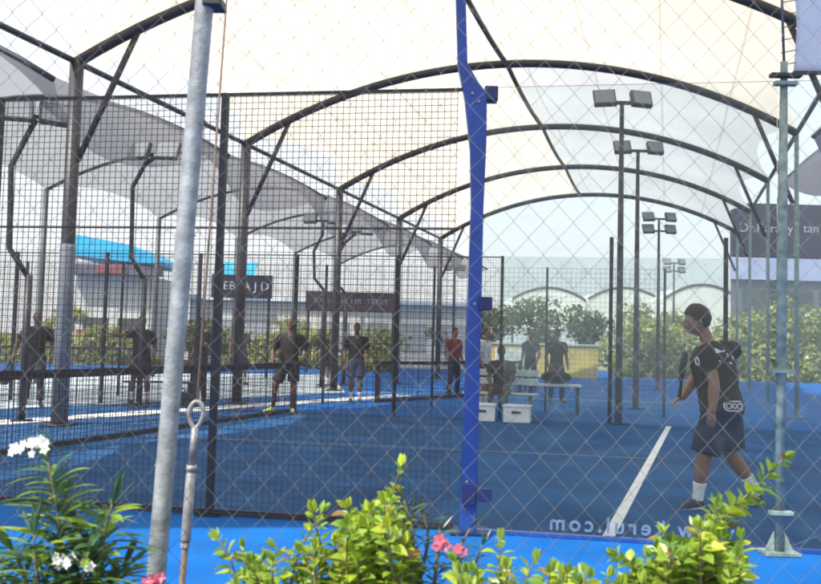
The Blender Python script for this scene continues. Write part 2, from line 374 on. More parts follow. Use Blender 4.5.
def side_shade(name, label, x_in, x_out, m, zin, zout, rise, yl, sag=.75, colname='column'):
    """neighbouring vault of shade cloth with scalloped edges, hung between posts"""
    sgn = 1 if x_out > x_in else -1
    root = thing(name, label, 'canopy', (XL(yl[0])+x_in, yl[0], 0))
    vs = []; fs = []; nk = 20; nj = 10; rws = []
    for i in range(len(yl)-1):
        d = yl[i+1]-yl[i]
        for j in range(nj+(1 if i == len(yl)-2 else 0)): rws.append((yl[i]+d*j/nj, j/nj))
    for (Y, fr) in rws:
        sc = 4*fr*(1-fr)
        for k in range(nk+1):
            q = k/nk
            xa = x_in+sgn*.8*sc*max(0, 1-q*3)**1.5; x = xa+(x_out-xa)*q
            z = zin+(zout-zin)*q+rise*4*q*(1-q)-sag*sc*max(0, 1-q*3)**1.5+sag*.55*sc*max(0, 1-(1-q)*3)**1.5
            vs.append((XL(Y)+x, Y, z))
    for r in range(len(rws)-1):
        for k in range(nk): fs.append((r*(nk+1)+k, r*(nk+1)+k+1, (r+1)*(nk+1)+k+1, (r+1)*(nk+1)+k))
    b = MB(); b.add(vs, fs); b.build('shade_cloth', m, root, True)
    for Y in yl:
        b = MB(); b.tube([(XL(Y)+x_out, Y, .01), (XL(Y)+x_out, Y, zout)], .08, 10); b.build(colname, M['grey_steel'], root, True)
        b = MB(); b.tube([(XL(Y)+x_in+(x_out-x_in)*q, Y, zin+(zout-zin)*q+rise*4*q*(1-q)-.03) for q in np.linspace(0, 1, 16)], .05, 8); b.build('arch', M['dark_steel'], root, True)
    return root
side_shade('shade_canopy', 'grey shade cloth canopy with scalloped edge beside the left eave of the cream canopy', -.35, -8.2, M['shade'], 5.35, 5.4, 1.2, YS[2:]+[YS[-1]+DY, YS[-1]+2*DY])
side_shade('shade_canopy', 'dark shade cloth canopy beyond the right eave of the cream canopy', HS+DR+.35, HS+DR+11, M['shade_dark'], 6.1, 5.2, 3.0, YS[3:5])

# ------------------------------------------------------------------ near court fence (mesh on the left, glass on the right)
FH = 3.36
fence = thing('court_mesh_fence', 'near dark wire mesh fence left of the blue post, with slim dark posts', 'fence', C(-3.05, 0))
def wires(b, p, q, z0, z1, sp, wd):
    p, q = Vector(p), Vector(q); L = (q-p).length; t = (q-p)/L; n = Vector((-t.y, t.x, 0))
    k = int(L/sp)
    for i in range(k+1): b.obox(p+t*(i*sp)+Vector((0, 0, (z0+z1)/2)), t*wd/2, n*wd/2, Vector((0, 0, (z1-z0)/2)))
    for i in range(int((z1-z0)/sp)+1): b.obox((p+q)/2+n*wd*.9+Vector((0, 0, z0+i*sp)), t*L/2, n*wd/2, Vector((0, 0, wd/2)))
s_edges = [-9.05, -7.05, -5.05, -3.05, -1.12]
for a, c_ in zip(s_edges[:-1], s_edges[1:]):
    b = MB(); wires(b, C(a+.04, 0), C(c_-.03, 0), .03, FH, .05, .0043); b.build('mesh_panel', M['mesh'], fence)
for s in s_edges[:-1]:
    b = MB(); p = C(s, 0)+N*.03; b.obox(p+Vector((0, 0, FH/2+.006)), U*.024, N*.03, Vector((0, 0, FH/2))); b.obox(p+Vector((0, 0, .012)), U*.09, N*.07, Vector((0, 0, .006))); b.build('post', M['navy_steel'], fence)
for z, hw in ((FH-.008, .012), (2.27, .006), (.035, .02)):
    b = MB(); b.obox((C(-9.05, 0)+C(-1.12, 0))/2+N*.012+Vector((0, 0, z)), U*3.96, N*.010, Vector((0, 0, hw))); b.build('rail', M['navy_steel'], fence)

# thick blue post with the bent mast
bp_ = thing('blue_post', 'thick blue painted post with bent mast between mesh and glass', 'post', C(-1.05, 0))
Yb = C(-1.05, 0).y; pb = base(469, Yb)
def bq(px, py, dy=0): p = at(px, py, Yb); return Vector((p.x, Yb+dy, p.z))
b = MB(); b.prism([Vector((bq(459.5, 520).x, Yb-.06, .008)), Vector((bq(476, 520).x, Yb-.06, .008)), bq(483, 209, -.06), bq(486, 142, -.06), bq(486.5, 96, -.06), bq(478, 84, -.06), bq(468, 67, -.06), bq(457, 62, -.06), bq(464.5, 98, -.06), bq(470, 150, -.06), bq(471, 205, -.06)], (0, .12, 0))
b.build('post_body', M['blue_steel'], bp_, bevel=.012)
b = MB(); b.bar(bq(462.5, 66, 0), bq(459, -60, 0), .075, .09, (0, 1, 0)); b.build('mast', M['blue_steel'], bp_, bevel=.008)
for (px_, py_) in ((478, 104), (472, 96), (474, 304), (466, 480)):
    b = MB(); c_ = bq(px_, py_, -.063); b.tube([c_, c_-Vector((0, .012, 0))], .011, 6); b.build('bolt', M['zinc'], bp_)
b = MB(); b.obox(bq(491, 95, 0), (.05, 0, 0), (0, .06, 0), (0, 0, .055)); b.build('head_bracket', M['blue_dark'], bp_, bevel=.006)
b = MB(); b.obox(bq(484.5, 304, -.07), (.05, 0, 0), (0, .03, 0), (0, 0, .05)); b.build('clamp', M['blue_dark'], bp_, bevel=.006)
b = MB(); b.obox(bq(468, 492, -.085), (.05, 0, 0), (0, .02, 0), (0, 0, .08)); b.obox(bq(484, 493, -.075), (.045, 0, 0), (0, .02, 0), (0, 0, .05)); b.build('foot_bracket', M['blue_dark'], bp_, bevel=.006)
b = MB(); b.obox(Vector((pb.x, Yb-.02, .014)), (.15, 0, 0), (0, .13, 0), (0, 0, .008)); b.build('base_plate', M['blue_dark'], bp_)

gw = thing('glass_wall', 'near clear glass court wall with mirrored frosted lettering, right of the blue post', 'glass wall', C(0, 0))
def pane(a, c_, t, z0, z1, m, parent, th=.006):
    b = MB(); b.obox((C(a, t)+C(c_, t))/2+Vector((0, 0, (z0+z1)/2)), U*((C(c_, t)-C(a, t)).length/2), N*th, Vector((0, 0, (z1-z0)/2))); return b.build('glass_panel', m, parent)
pane(-.96, 1.17, 0, .03, FH, M['glass'], gw); pane(1.23, 2.98, 0, .03, FH, M['glass'], gw)
b = MB(); b.obox((C(-.96, 0)+C(2.98, 0))/2+Vector((0, 0, .016)), U*1.97, N*.03, Vector((0, 0, .012))); b.build('base_channel', M['blue_steel'], gw)
txt = text_mesh('www.kerul.com', .155, .003, True, .003, 1.32)
o = link('lettering', txt, M['lettering'], gw); pc = at(640, 528, C(.15, 0).y-.03)
o.matrix_basis = Matrix.Translation(pc-Vector(C(0, 0))) @ Matrix.Rotation(math.atan2(U.y, U.x), 4, 'Z')
# slim weathered post at the glass joint
gp = thing('glass_joint_post', 'slim weathered grey green post with cross clamps at the glass joint', 'post', C(1.2, 0))
Yg = C(1.2, 0).y-.10
def gq(px, py): return at(px, py, Yg)
pt = gq(784, 62); pbt = Vector((gq(779, 548).x, Yg, .006))
b = MB(); b.tube([pbt, pbt.lerp(pt, .62), pt], [.032, .036, .024], 12); b.build('post_body', M['pale_post'], gp, True)
b = MB(); b.tube([pt, gq(780, -60)], .010, 8); b.build('mast', M['grey_steel'], gp, True)
for (py, hw, mm) in ((77, .11, 'dark_steel'), (85, .08, 'pale_post'), (371, .085, 'pale_post'), (512, .08, 'pale_post')):
    p = gq(784-(py-62)*.011, py); b = MB(); b.obox(p+Vector((0, -.03, 0)), (hw, 0, 0), (0, .03, 0), (0, 0, .014)); b.build('clamp', M[mm], gp, bevel=.004)
b = MB(); b.obox(Vector((pbt.x, Yg, .016)), (.12, 0, 0), (0, .08, 0), (0, 0, .01))
b.prism([(pbt.x-.10, Yg-.006, .026), (pbt.x-.035, Yg-.006, .026), (pbt.x-.035, Yg-.006, .16)], (0, .012, 0)); b.prism([(pbt.x+.10, Yg-.006, .026), (pbt.x+.035, Yg-.006, .026), (pbt.x+.035, Yg-.006, .16)], (0, .012, 0))
b.build('base_plate', M['pale_post'], gp)
# tarp laced to the mast
tp = thing('tarpaulin', 'pale lavender blue tarpaulin laced beside the slim post, top right', 'tarpaulin', gq(830, 72))
b = MB(); g = []; nn = 14
for j in range(nn+1):
    for i in range(nn+1):
        p = at(795+95*i/nn, -60+132*j/nn, Yg+.02); p.y += .03*math.sin(i*.8+j*.5); g.append(p)
b.add(g, [(j*(nn+1)+i, (j+1)*(nn+1)+i, (j+1)*(nn+1)+i+1, j*(nn+1)+i+1) for j in range(nn) for i in range(nn)])
o = b.build('tarp_sheet', M['tarp'], tp, True); sm = o.modifiers.new('th', 'SOLIDIFY'); sm.thickness = .004
b = MB()
for k in range(10):
    y = -50+k*12.5; b.tube([at(796, y, Yg+.01), at(781, y+3, Yg)], .004, 5)
b.build('lacing', M['cable'], tp)
b = MB(); b.bar(at(793, 73, Yg+.02), at(892, 73, Yg+.02), .025); b.bar(at(892, 560, Yg+.02), at(892, -62, Yg+.02), .05); b.build('frame', M['dark_steel'], tp)

# ------------------------------------------------------------------ far side fence of the court
ff = thing('court_mesh_fence', 'far wire mesh fence of the dark court behind the net and players', 'fence', C(-3.05, 1))
FT = 3.05; fe = [-15.05, -13.05, -11.05, -9.05, -7.05, -5.05, -3.05]
for a, c_ in zip(fe[:-1], fe[1:]):
    b = MB(); wires(b, C(a+.03, 1), C(c_-.03, 1), .03, FT, .05, .004); b.build('mesh_panel', M['mesh'], ff)
for s in fe:
    b = MB(); p = C(s, 1); b.obox(p+Vector((0, 0, FT/2+.01)), U*.03, N*.03, Vector((0, 0, FT/2))); b.build('post', M['navy_steel'], ff)
b = MB(); b.obox((C(-15, 1)+C(-3.05, 1))/2+Vector((0, 0, FT-.01)), U*6, N*.008, Vector((0, 0, .01))); b.build('rail', M['navy_steel'], ff)
fg = thing('glass_wall', 'far dusty glass wall of the dark court behind the white crates', 'glass wall', C(-1, 1))
for a, c_ in ((-3.0, -1.1), (-1.0, .95), (1.0, 3.0)): pane(a, c_, 1, .03, FT, M['glass_far'], fg)
for s in (-1.05, .97):
    b = MB(); p = C(s, 1); b.obox(p+Vector((0, 0, 1.72)), U*.035, N*.035, Vector((0, 0, 1.71))); b.build('post', M['navy_steel'], fg)
# fence of the second row of courts
f2 = thing('court_mesh_fence', 'distant mesh fence of the second row of courts, posts only faintly seen', 'fence', C2(-3, 1.22))
sx = [-17, -14.6, -12.2, -9.8, -7.4, -5, -2.6, -.2]
for a in sx:
    b = MB(); p = C2(a, 1.22); b.obox(p+Vector((0, 0, 1.53)), U*.025, N*.025, Vector((0, 0, 1.52))); b.build('post', M['navy_steel'], f2)
b = MB(); wires(b, C2(-17, 1.22), C2(-.2, 1.22), .03, 3.05, .10, .005); b.build('mesh_panel', M['mesh'], f2)
f3 = thing('court_mesh_fence', 'farthest court fence with thin pale posts in front of the hedge on the right', 'fence', C2(12, 1.9))
for a in (4, 6.4, 8.8, 11.2, 13.6, 16, 18.4):
    b = MB(); p = C2(a, 1.9); b.obox(p+Vector((0, 0, 1.53)), U*.05, N*.05, Vector((0, 0, 1.52))); b.build('post', M['pale_post'], f3)
b = MB(); b.obox((C2(4, 1.9)+C2(18.4, 1.9))/2+Vector((0, 0, 3.0)), U*7.2, N*.03, Vector((0, 0, .03))); b.obox((C2(4, 1.9)+C2(18.4, 1.9))/2+Vector((0, 0, 1.6)), U*7.2, N*.03, Vector((0, 0, .03))); b.build('rail', M['pale_post'], f3)

# ------------------------------------------------------------------ nets
def net(label, p, q, h=.92, tape=.075, sp=.06):
    p, q = Vector(p), Vector(q); root = thing('padel_net', label, 'net', p)
    t = (q-p).normalized(); n = Vector((-t.y, t.x, 0)); L = (q-p).length
    b = MB(); wires(b, p, q, .02, h-.02, sp, .006); b.build('net_mesh', M['net'], root)
    b = MB(); b.obox((p+q)/2+Vector((0, 0, h-.02)), t*L/2, n*.012, Vector((0, 0, tape/2))); b.build('top_tape', M['tape'], root)
    b = MB(); b.obox((p+q)/2+Vector((0, 0, .04)), t*L/2, n*.014, Vector((0, 0, .03))); b.build('bottom_band', M['tape'], root)
    for e in (p, q):
        b = MB(); b.obox(e+Vector((0, 0, h/2+.02)), t*.045, n*.045, Vector((0, 0, h/2+.01))); b.build('net_post', M['dark_steel'], root)
net('dark padel net of the near court running left behind the men', C(-6.95, .02), C(-6.95, .98), tape=.105)
net('distant padel net with dark post beside the blue post', base(377, 19.5), base(520, 24.5), tape=.08)
net('farther padel net on the sunlit court behind the left man', base(-60, 27), base(150, 31), tape=.08)

# ------------------------------------------------------------------ floodlight masts
def lamp_mast(label, px, py, Y, bend=None, two_rows=False, rz=0, group='floodlight masts of the courts', hs=1.0, gap=.36):
    top = at(px, py, Y); g = base(px, Y)
    root = thing('floodlight_mast', label, 'floodlight', (top.x, Y, 0), rz, group)
    b = MB(); zt = top.z
    if bend:
        bx, z0, z1, z2, z3 = bend            # offset of the lower shaft, heights of the bends
        b.tube([(bx, 0, .01), (bx, 0, z0)], .058, 8)
        b.tube([(bx, 0, z0-.05), (bx-.30, 0, z1), (bx-.34, 0, z2), (bx-.10, 0, z3), (0, 0, zt-.05)], .045, 8)
    else:
        b.tube([(0, 0, .01), (0, 0, 3.0), (0, 0, zt)], [.07, .06, .04], 8)
    b.box((( bend[0] if bend else 0)-.16, -.16, .006), ((bend[0] if bend else 0)+.16, .16, .03))
    b.build('pole', M['dark_steel'], root, True, local=False)
    for r in range(2 if two_rows else 1):
        z = zt-r*.42
        b = MB(); b.box((-gap-.06, -.03, z-.03), (gap+.06, .03, z+.03)); b.build('cross_arm', M['dark_steel'], root, local=False)
        for sx_ in (-1, 1):
            b = MB(); c = Vector((sx_*gap, -.06, z+.06)); ax = Vector((.19*hs, .05*sx_, 0)); az = Vector((0, .09, .15*hs)); ay = ax.cross(az).normalized()*.05
            b.obox(c, ax, ay, az); h = b.build('lamp_head', M['lamp_body'], root, local=False, bevel=.01)
            b = MB(); b.obox(c+ay*1.06*(1 if ay.y < 0 else -1), ax*.86, ay*.06, az*.86); b.build('lens', M['lamp_lens'], h, local=False)
    return root
lamp_mast('floodlight mast with paired heads beside the leftmost canopy column', 36, 117, 13.4, bend=(.02, 2.3, 2.7, 4.0, 4.6), rz=R(25), gap=.27, hs=1.2)
lamp_mast('floodlight mast with a goose neck bend left of the galvanised pipe', 155, 155, 16.5, bend=(-.1, 2.5, 2.9, 4.3, 4.75), rz=R(-10), gap=.29, hs=1.15)
lamp_mast('distant floodlight mast left of a canopy column, over the red grey banner', 323, 221, 25.0, bend=(.1, 2.9, 3.2, 4.0, 4.5))
lamp_mast('distant bent floodlight mast just right of the third canopy column', 356, 232, 27.0, bend=(-.25, 2.9, 3.2, 4.0, 4.5))
lamp_mast('small far floodlight mast close left of the blue post', 455, 269, 44.0)
lamp_mast('tall floodlight mast with two square heads under the cream arches', 622, 103, 15.7, hs=1.05, gap=.34)
lamp_mast('slightly shorter floodlight mast just right of the tallest one', 638, 151, 19.6, gap=.38)
lamp_mast('slim floodlight mast with four heads left of the player in front of sky', 659, 219, 29.0, two_rows=True, gap=.38)
lamp_mast('far small floodlight mast with four heads above the head of the right player', 674, 263, 44.0, two_rows=True, gap=.38)

# ------------------------------------------------------------------ far buildings, signs, tents
def sign(name, label, px0, px1, py0, py1, Y, m, txt=None, tm=None, tsize=.3, posts=True, th=.08):
    a, c_ = at(px0, py0, Y), at(px1, py1, Y); root = thing(name, label, 'banner', ((a.x+c_.x)/2, Y, 0))
    b = MB(); b.box((a.x, Y-th/2, c_.z), (c_.x, Y+th/2, a.z)); b.build('panel', m, root, bevel=.01)
    if posts:
        for x in (a.x+.12, c_.x-.12):
            b = MB(); b.box((x-.05, Y+th/2+.003, 0), (x+.05, Y+th/2+.10, a.z)); b.build('post', M['dark_steel'], root)
    if txt:
        o = link('lettering', text_mesh(txt, tsize, .02), tm or M['signwhite'], root); o.location = (0, -th/2-.012, (a.z+c_.z)/2)
    return root
sign('banner', 'dark navy banner with pale lettering between two canopy columns', 212, 272, 274, 299, 30.0, M['navy'], 'HEBTA J D', M['signwhite'], .42)
sign('banner', 'faded red grey long banner with faint lettering, left of the fourth canopy column', 306, 396, 291, 313, 36.0, M['signgrey'], 'PADEL KLUB  TENiS', M['signfaint'], .36)
# kiosk with cyan roof
Yk = 41.5; kx0, kx1 = at(72, 300, Yk).x, at(156, 300, Yk).x
kz = lambda py: at(130, py, Yk).z
ki = thing('kiosk', 'kiosk with bright cyan roof, dark fascia and red sign at far left', 'kiosk', ((kx0+kx1)/2, Yk, 0))
b = MB(); b.box((kx0+.2, Yk, 0), (kx1-.2, Yk+4, kz(276))); b.build('wall', M['palewall'], ki)
b = MB(); b.prism([(kx0-.2, Yk-1.0, kz(258)), (kx1+.4, Yk-1.0, kz(266)), (kx1+.4, Yk-1.0, kz(262)), ((kx0+kx1)/2+1.0, Yk-1.0, kz(247)), (kx0-.2, Yk-1.0, kz(236))], (0, 5, 0)); b.build('roof', M['cyan'], ki)
b = MB(); b.box((kx0-.1, Yk-.9, kz(276)), (kx1+.3, Yk-.02, kz(266.5))); b.build('fascia', M['greywall'], ki)
b = MB(); b.box((kx0+1.5, Yk-1.0, kz(275)), (kx0+2.8, Yk-.91, kz(267))); b.build('sign_panel', M['redsign'], ki)
for k in range(2):
    b = MB(); x = kx0+.6+k*1.7; b.box((x, Yk-.05, .9), (x+1.2, Yk-.01, 2.2)); b.build('window', M['window'], ki)
b = MB(); b.box((kx0+.4, Yk-.35, .0), (kx0+1.5, Yk-.3, 1.6)); o = b.build('poster', M['redsign'], ki)
# low pale building behind
Yp = 46.0
pbld = thing('building', 'low pale building far behind the courts on the left with cyan awning', 'building', (at(300, 300, Yp).x, Yp, 0))
x0, x1 = at(190, 300, Yp).x, at(470, 300, Yp).x
b = MB(); b.box((x0, Yp, 0), (x1, Yp+6, 3.4)); b.build('wall', M['palewall'], pbld)
b = MB(); b.box((x0-.3, Yp-.4, 3.4), (x1+.3, Yp+6.3, 3.62)); b.build('roof', M['sunlit_ground_roof'], pbld)
b = MB(); b.prism([(x0+1.6, Yp-1.3, 4.4), (x0+3.6, Yp-1.3, 4.4), (x0+3.6, Yp, 5.4), (x0+1.6, Yp, 5.4)], (0, .06, .1)); b.build('awning', M['cyan'], pbld)
for k in range(7):
    x = x0+1+k*2.1; b = MB(); b.box((x, Yp-.06, .9), (x+1.3, Yp-.01, 2.4)); b.build('window', M['pale_window'], pbld)
yw = thing('yellow_wall', 'yellow ochre low wall with pale panels behind seated people', 'wall', (base(545, 38).x, 38, 0))
xa, xb = at(486, 350, 38).x, at(598, 350, 38).x
b = MB(); b.box((xa, 38, 0), (xb, 38.25, 1.42)); b.build('wall', M['yellowwall'], yw)
b = MB(); b.box((xa+.4, 37.95, .45), (xa+1.7, 37.99, 1.25)); b.build('panel', M['palewall'], yw)
b = MB(); b.box((xa-.1, 37.93, 1.425), (xb+.1, 38.32, 1.50)); b.build('coping', M['palewall'], yw)
# right hand building with banners
Yr = 44.0; rx0, rx1 = at(733, 250, Yr).x, at(960, 250, Yr).x; rz = lambda py: at(780, py, Yr).z
rb = thing('clubhouse', 'dark clubhouse with navy lettered sign and lavender band at right edge', 'building', ((rx0+rx1)/2, Yr, 0))
b = MB(); b.prism([(rx0, Yr+.3, 0), (rx1, Yr+.3, 0), (rx1, Yr+.3, rz(208)), (rx0, Yr+.3, rz(208))], (4.4, 9, 0)); b.build('wall', M['greywall'], rb)
b = MB(); b.box((rx0-.05, Yr, rz(257)), (rx1, Yr+.29, rz(204))); sp_ = b.build('sign_panel', M['navy'], rb)
b = MB(); b.box((rx0-.03, Yr+.04, rz(280)), (rx1, Yr+.29, rz(258))); b.build('fascia', M['lavender'], rb)
o = link('lettering', text_mesh('Dr.Karaoy', .66, .03), M['signfaint'], sp_); o.matrix_basis = Matrix.Translation((at(766, 229, Yr).x-(rx0+rx1)/2, -.02, rz(229)))
o = link('lettering', text_mesh('tan', .66, .03), M['signfaint'], sp_); o.matrix_basis = Matrix.Translation((at(811, 228, Yr).x-(rx0+rx1)/2, -.02, rz(228)))
for k in range(5):
    x = rx0+.6+k*2.0; b = MB(); b.box((x, Yr+.24, rz(318)), (x+1.7, Yr+.295, rz(290))); wf = b.build('window', M['window'], rb)
    b = MB(); b.box((x-.08, Yr+.2, rz(320)), (x+1.78, Yr+.298, rz(318.4))); b.build('sill', M['palewall'], wf)
b = MB(); b.box((rx0, Yr-1.2, rz(322)), (rx1, Yr+.2, rz(319.6))); b.build('ledge', M['palewall'], rb)
# white arched tents
for k, (a, c_, top, bot, Y, lab) in enumerate(((512, 586, 288, 299, 62, 'white arched tent roof farthest left behind the hedge'), (588, 662, 288, 299, 62, 'middle white arched tent roof behind the floodlight masts'), (664, 742, 285, 299, 58, 'bright white arched tent behind the head of the right player'))):
    p, q = at(a, bot, Y), at(c_, bot, Y); zt = at((a+c_)/2, top, Y).z; xm = (p.x+q.x)/2
    root = thing('arched_tent', lab, 'tent', (xm, Y, 0), 0, 'white arched tents behind the hedge')
    prof = [(p.x+(q.x-p.x)*t, p.z+(zt-p.z)*(1-(2*t-1)**2)) for t in np.linspace(0, 1, 18)]
    b = MB(); b.prism([(x, Y, z) for x, z in prof]+[(q.x, Y, 2.6), (p.x, Y, 2.6)], (0, 8, 0)); b.build('roof', M['tent'], root)
    b = MB(); b.tube([(x, Y-.02, z+.02) for x, z in prof], .10, 6); b.build('edge_arch', M['grey_steel'], root)
    for x in (p.x+.1, q.x-.1):
        b = MB(); b.box((x-.08, Y+.2, 0), (x+.08, Y+.36, 2.6)); b.build('post', M['grey_steel'], root)

# ------------------------------------------------------------------ trees and hedges far away
def leaf_cloud(n, rad, size, seed, ctr=(0, 0, 0), lobes=7):
    rg = np.random.RandomState(seed); v = []; f = []
    cs = [(rg.uniform(-.6, .6)*rad[0], rg.uniform(-.6, .6)*rad[1], rg.uniform(-.5, .7)*rad[2], rg.uniform(.35, .6)) for _ in range(lobes)]
    for i in range(n):
        c = cs[rg.randint(lobes)]; d = rg.normal(size=3); d /= np.linalg.norm(d); r = rg.uniform(.55, 1.05)*c[3]
        p = np.array([c[0]+d[0]*r*rad[0], c[1]+d[1]*r*rad[1], c[2]+d[2]*r*rad[2]])+np.array(ctr)
        a = rg.normal(size=3)*.6+d; a /= np.linalg.norm(a); t = np.cross(a, rg.normal(size=3)); t /= np.linalg.norm(t); u = np.cross(a, t)
        s = size*rg.uniform(.6, 1.3); k = len(v)
        v += [tuple(p-t*s*.5), tuple(p+u*s*.3), tuple(p+t*s*.5), tuple(p-u*s*.3)]; f.append((k, k+1, k+2, k+3))
    b = MB(); b.v = v; b.f = f; b.mi = [0]*len(f); return b
def tree(name, label, px, py, Y, wpx, m, seed, cat='tree', group=None, n=1500, low=.5):
    g = base(px, Y); H = at(px, py, Y).z; wd = wpx*Y/FPX/2
    root = thing(name, label, cat, g, 0, group)
    cz = H*(.5+low*.3); rz_ = H-cz
    b = MB(); b.tube([(0, 0, 0), (.05, .03, H*.4), (-.03, .05, H*.75)], [.11, .08, .03], 7)
    for a in range(4): b.tube([(.04, .03, H*.38), (wd*.45*math.cos(a*1.6), .3*math.sin(a*1.6), H*.72)], [.05, .015], 5)
    b.build('trunk', M['bark'], root, True, local=False)
    leaf_cloud(n, (wd, min(wd, 1.3), rz_*1.25), .28, seed, (0, 0, cz-.1), 9).build('crown', m, root, local=False)
    return root
for k, (px, py, Y, wpx, mm, lab) in enumerate([
    (492, 305, 48, 60, 'leaf_far', 'green bushy tree just right of the blue post behind the yellow wall'),
    (538, 303, 50, 70, 'leaf_far', 'green bushy tree between the far posts above the yellow wall'),
    (586, 306, 49, 60, 'leaf_far', 'dull green tree left of the tall floodlight mast'),
    (634, 304, 50, 70, 'leaf_sunlit', 'pale olive tree right behind the two tall floodlight masts'),
    (682, 310, 47, 60, 'leaf_sunlit', 'pale olive tree behind the head of the right player'),
    (440, 318, 47, 66, 'leaf_far', 'dark green tree left of the blue post'),
    (396, 322, 47, 60, 'leaf_far', 'green tree below the red grey banner'),
    (300, 322, 44, 70, 'leaf_sunlit', 'pale tree behind the man in brown'),
    (190, 318, 40, 70, 'leaf_far', 'dark tree half hidden by the galvanised pipe'),
    (60, 306, 42, 70, 'leaf_sunlit', 'pale tree at far left behind the bald man')]):
    tree('tree', lab, px, py, Y, wpx, M[mm], 100+k, group='trees behind the courts')
for k, (px, py, Y, wpx, lab) in enumerate([
    (742, 322, 40, 90, 'bright yellow green hedge shrub right of the player'),
    (796, 310, 40, 90, 'tall pale hedge shrub right of the slim glass post'),
    (850, 318, 40, 90, 'pale hedge shrub cut by the right picture edge'),
    (700, 326, 40, 90, 'pale hedge shrub behind the chest of the right player'),
    (640, 328, 40, 100, 'low pale hedge shrub under the floodlight masts'),
    (348, 334, 40, 110, 'low pale hedge shrub behind the small far players'),
    (110, 330, 39, 110, 'low pale hedge shrub beneath the kiosk'),
    (250, 334, 40, 110, 'low pale hedge shrub under the navy banner'),
    (20, 332, 39, 110, 'low pale hedge shrub at the left picture edge')]):
    tree('hedge_shrub', lab, px, py, Y, wpx, M['leaf_sunlit'], 200+k, 'shrub', 'pale hedge shrubs around the courts', 2800, -.25)

# ------------------------------------------------------------------ people
def loft(mb, secs, n=16):
    """secs: (centre, lateral dir, forward dir, a, b)"""
    vs = []; fs = []
    for (c, l, f, a, b) in secs:
        for k in range(n):
            t = 2*math.pi*k/n; vs.append(Vector(c)+Vector(l)*a*math.cos(t)+Vector(f)*b*math.sin(t))
    m = len(secs)
    for i in range(m-1):
        for k in range(n): fs.append((i*n+k, i*n+(k+1)%n, (i+1)*n+(k+1)%n, (i+1)*n+k))
    fs.append(tuple(range(n-1, -1, -1))); fs.append(tuple((m-1)*n+k for k in range(n))); mb.add(vs, fs)
def rt(mb, p, q, rs, n=12):
    p, q = Vector(p), Vector(q); m = len(rs); mb.tube([p.lerp(q, i/(m-1)) for i in range(m)], rs, n); mb.sphere(p, rs[0], nu=n); mb.sphere(q, rs[-1], nu=n)
def head_dir(f, l, u):
    x, y, z = .098*f, .076*l, .122*u
    if u < 0:
        y *= 1-.28*(-u)**1.5
        if f > 0: x *= 1-.05*(-u)
        else: x *= 1-.42*(-u)
    if f > 0:
        g = lambda a, a0, w: math.exp(-((a-a0)/w)**2)
        x += .030*g(l, 0, .17)*g(u, -.24, .17)+.014*g(l, 0, .13)*g(u, -.02, .18)+.006*g(u, .16, .10)*f-.010*(g(l, .38, .17)+g(l, -.38, .17))*g(u, 0, .11)
        x += .010*g(l, 0, .28)*g(u, -.53, .08)+.012*g(l, 0, .3)*g(u, -.85, .16)
    return x, y, z
def hairline(f, l, u):
    st = lambda a, b, x: (lambda t: t*t*(3-2*t))(max(0, min(1, (x-a)/(b-a))))
    h = -.50+.48*st(-.35, .05, f)+.50*st(.18, .62, f)-.22*math.exp(-((f-.13)/.10)**2)
    return u > h+.05*noise.noise(Vector((f*9, l*9, 2)))
def head_mesh(mb, c, F, L, Up, sc=1.0, nu=28, nv=20, grow=0, keep=None):
    vs = []; fs = []; ok = []
    for j in range(nv+1):
        th = math.pi*j/nv
        for i in range(nu):
            ph = 2*math.pi*i/nu; f, l, u = math.sin(th)*math.cos(ph), math.sin(th)*math.sin(ph), math.cos(th)
            x, y, z = head_dir(f, l, u); g = 1+grow*(1+.35*noise.noise(Vector((f*5, l*5, u*5))))
            vs.append(c+(F*x+L*y+Up*z)*sc*g); ok.append(keep is None or keep(f, l, u))
    for j in range(nv):
        for i in range(nu):
            q = (j*nu+i, (j+1)*nu+i, (j+1)*nu+(i+1)%nu, j*nu+(i+1)%nu)
            if all(ok[k] for k in q): fs.append(q)
    mb.add(vs, fs)
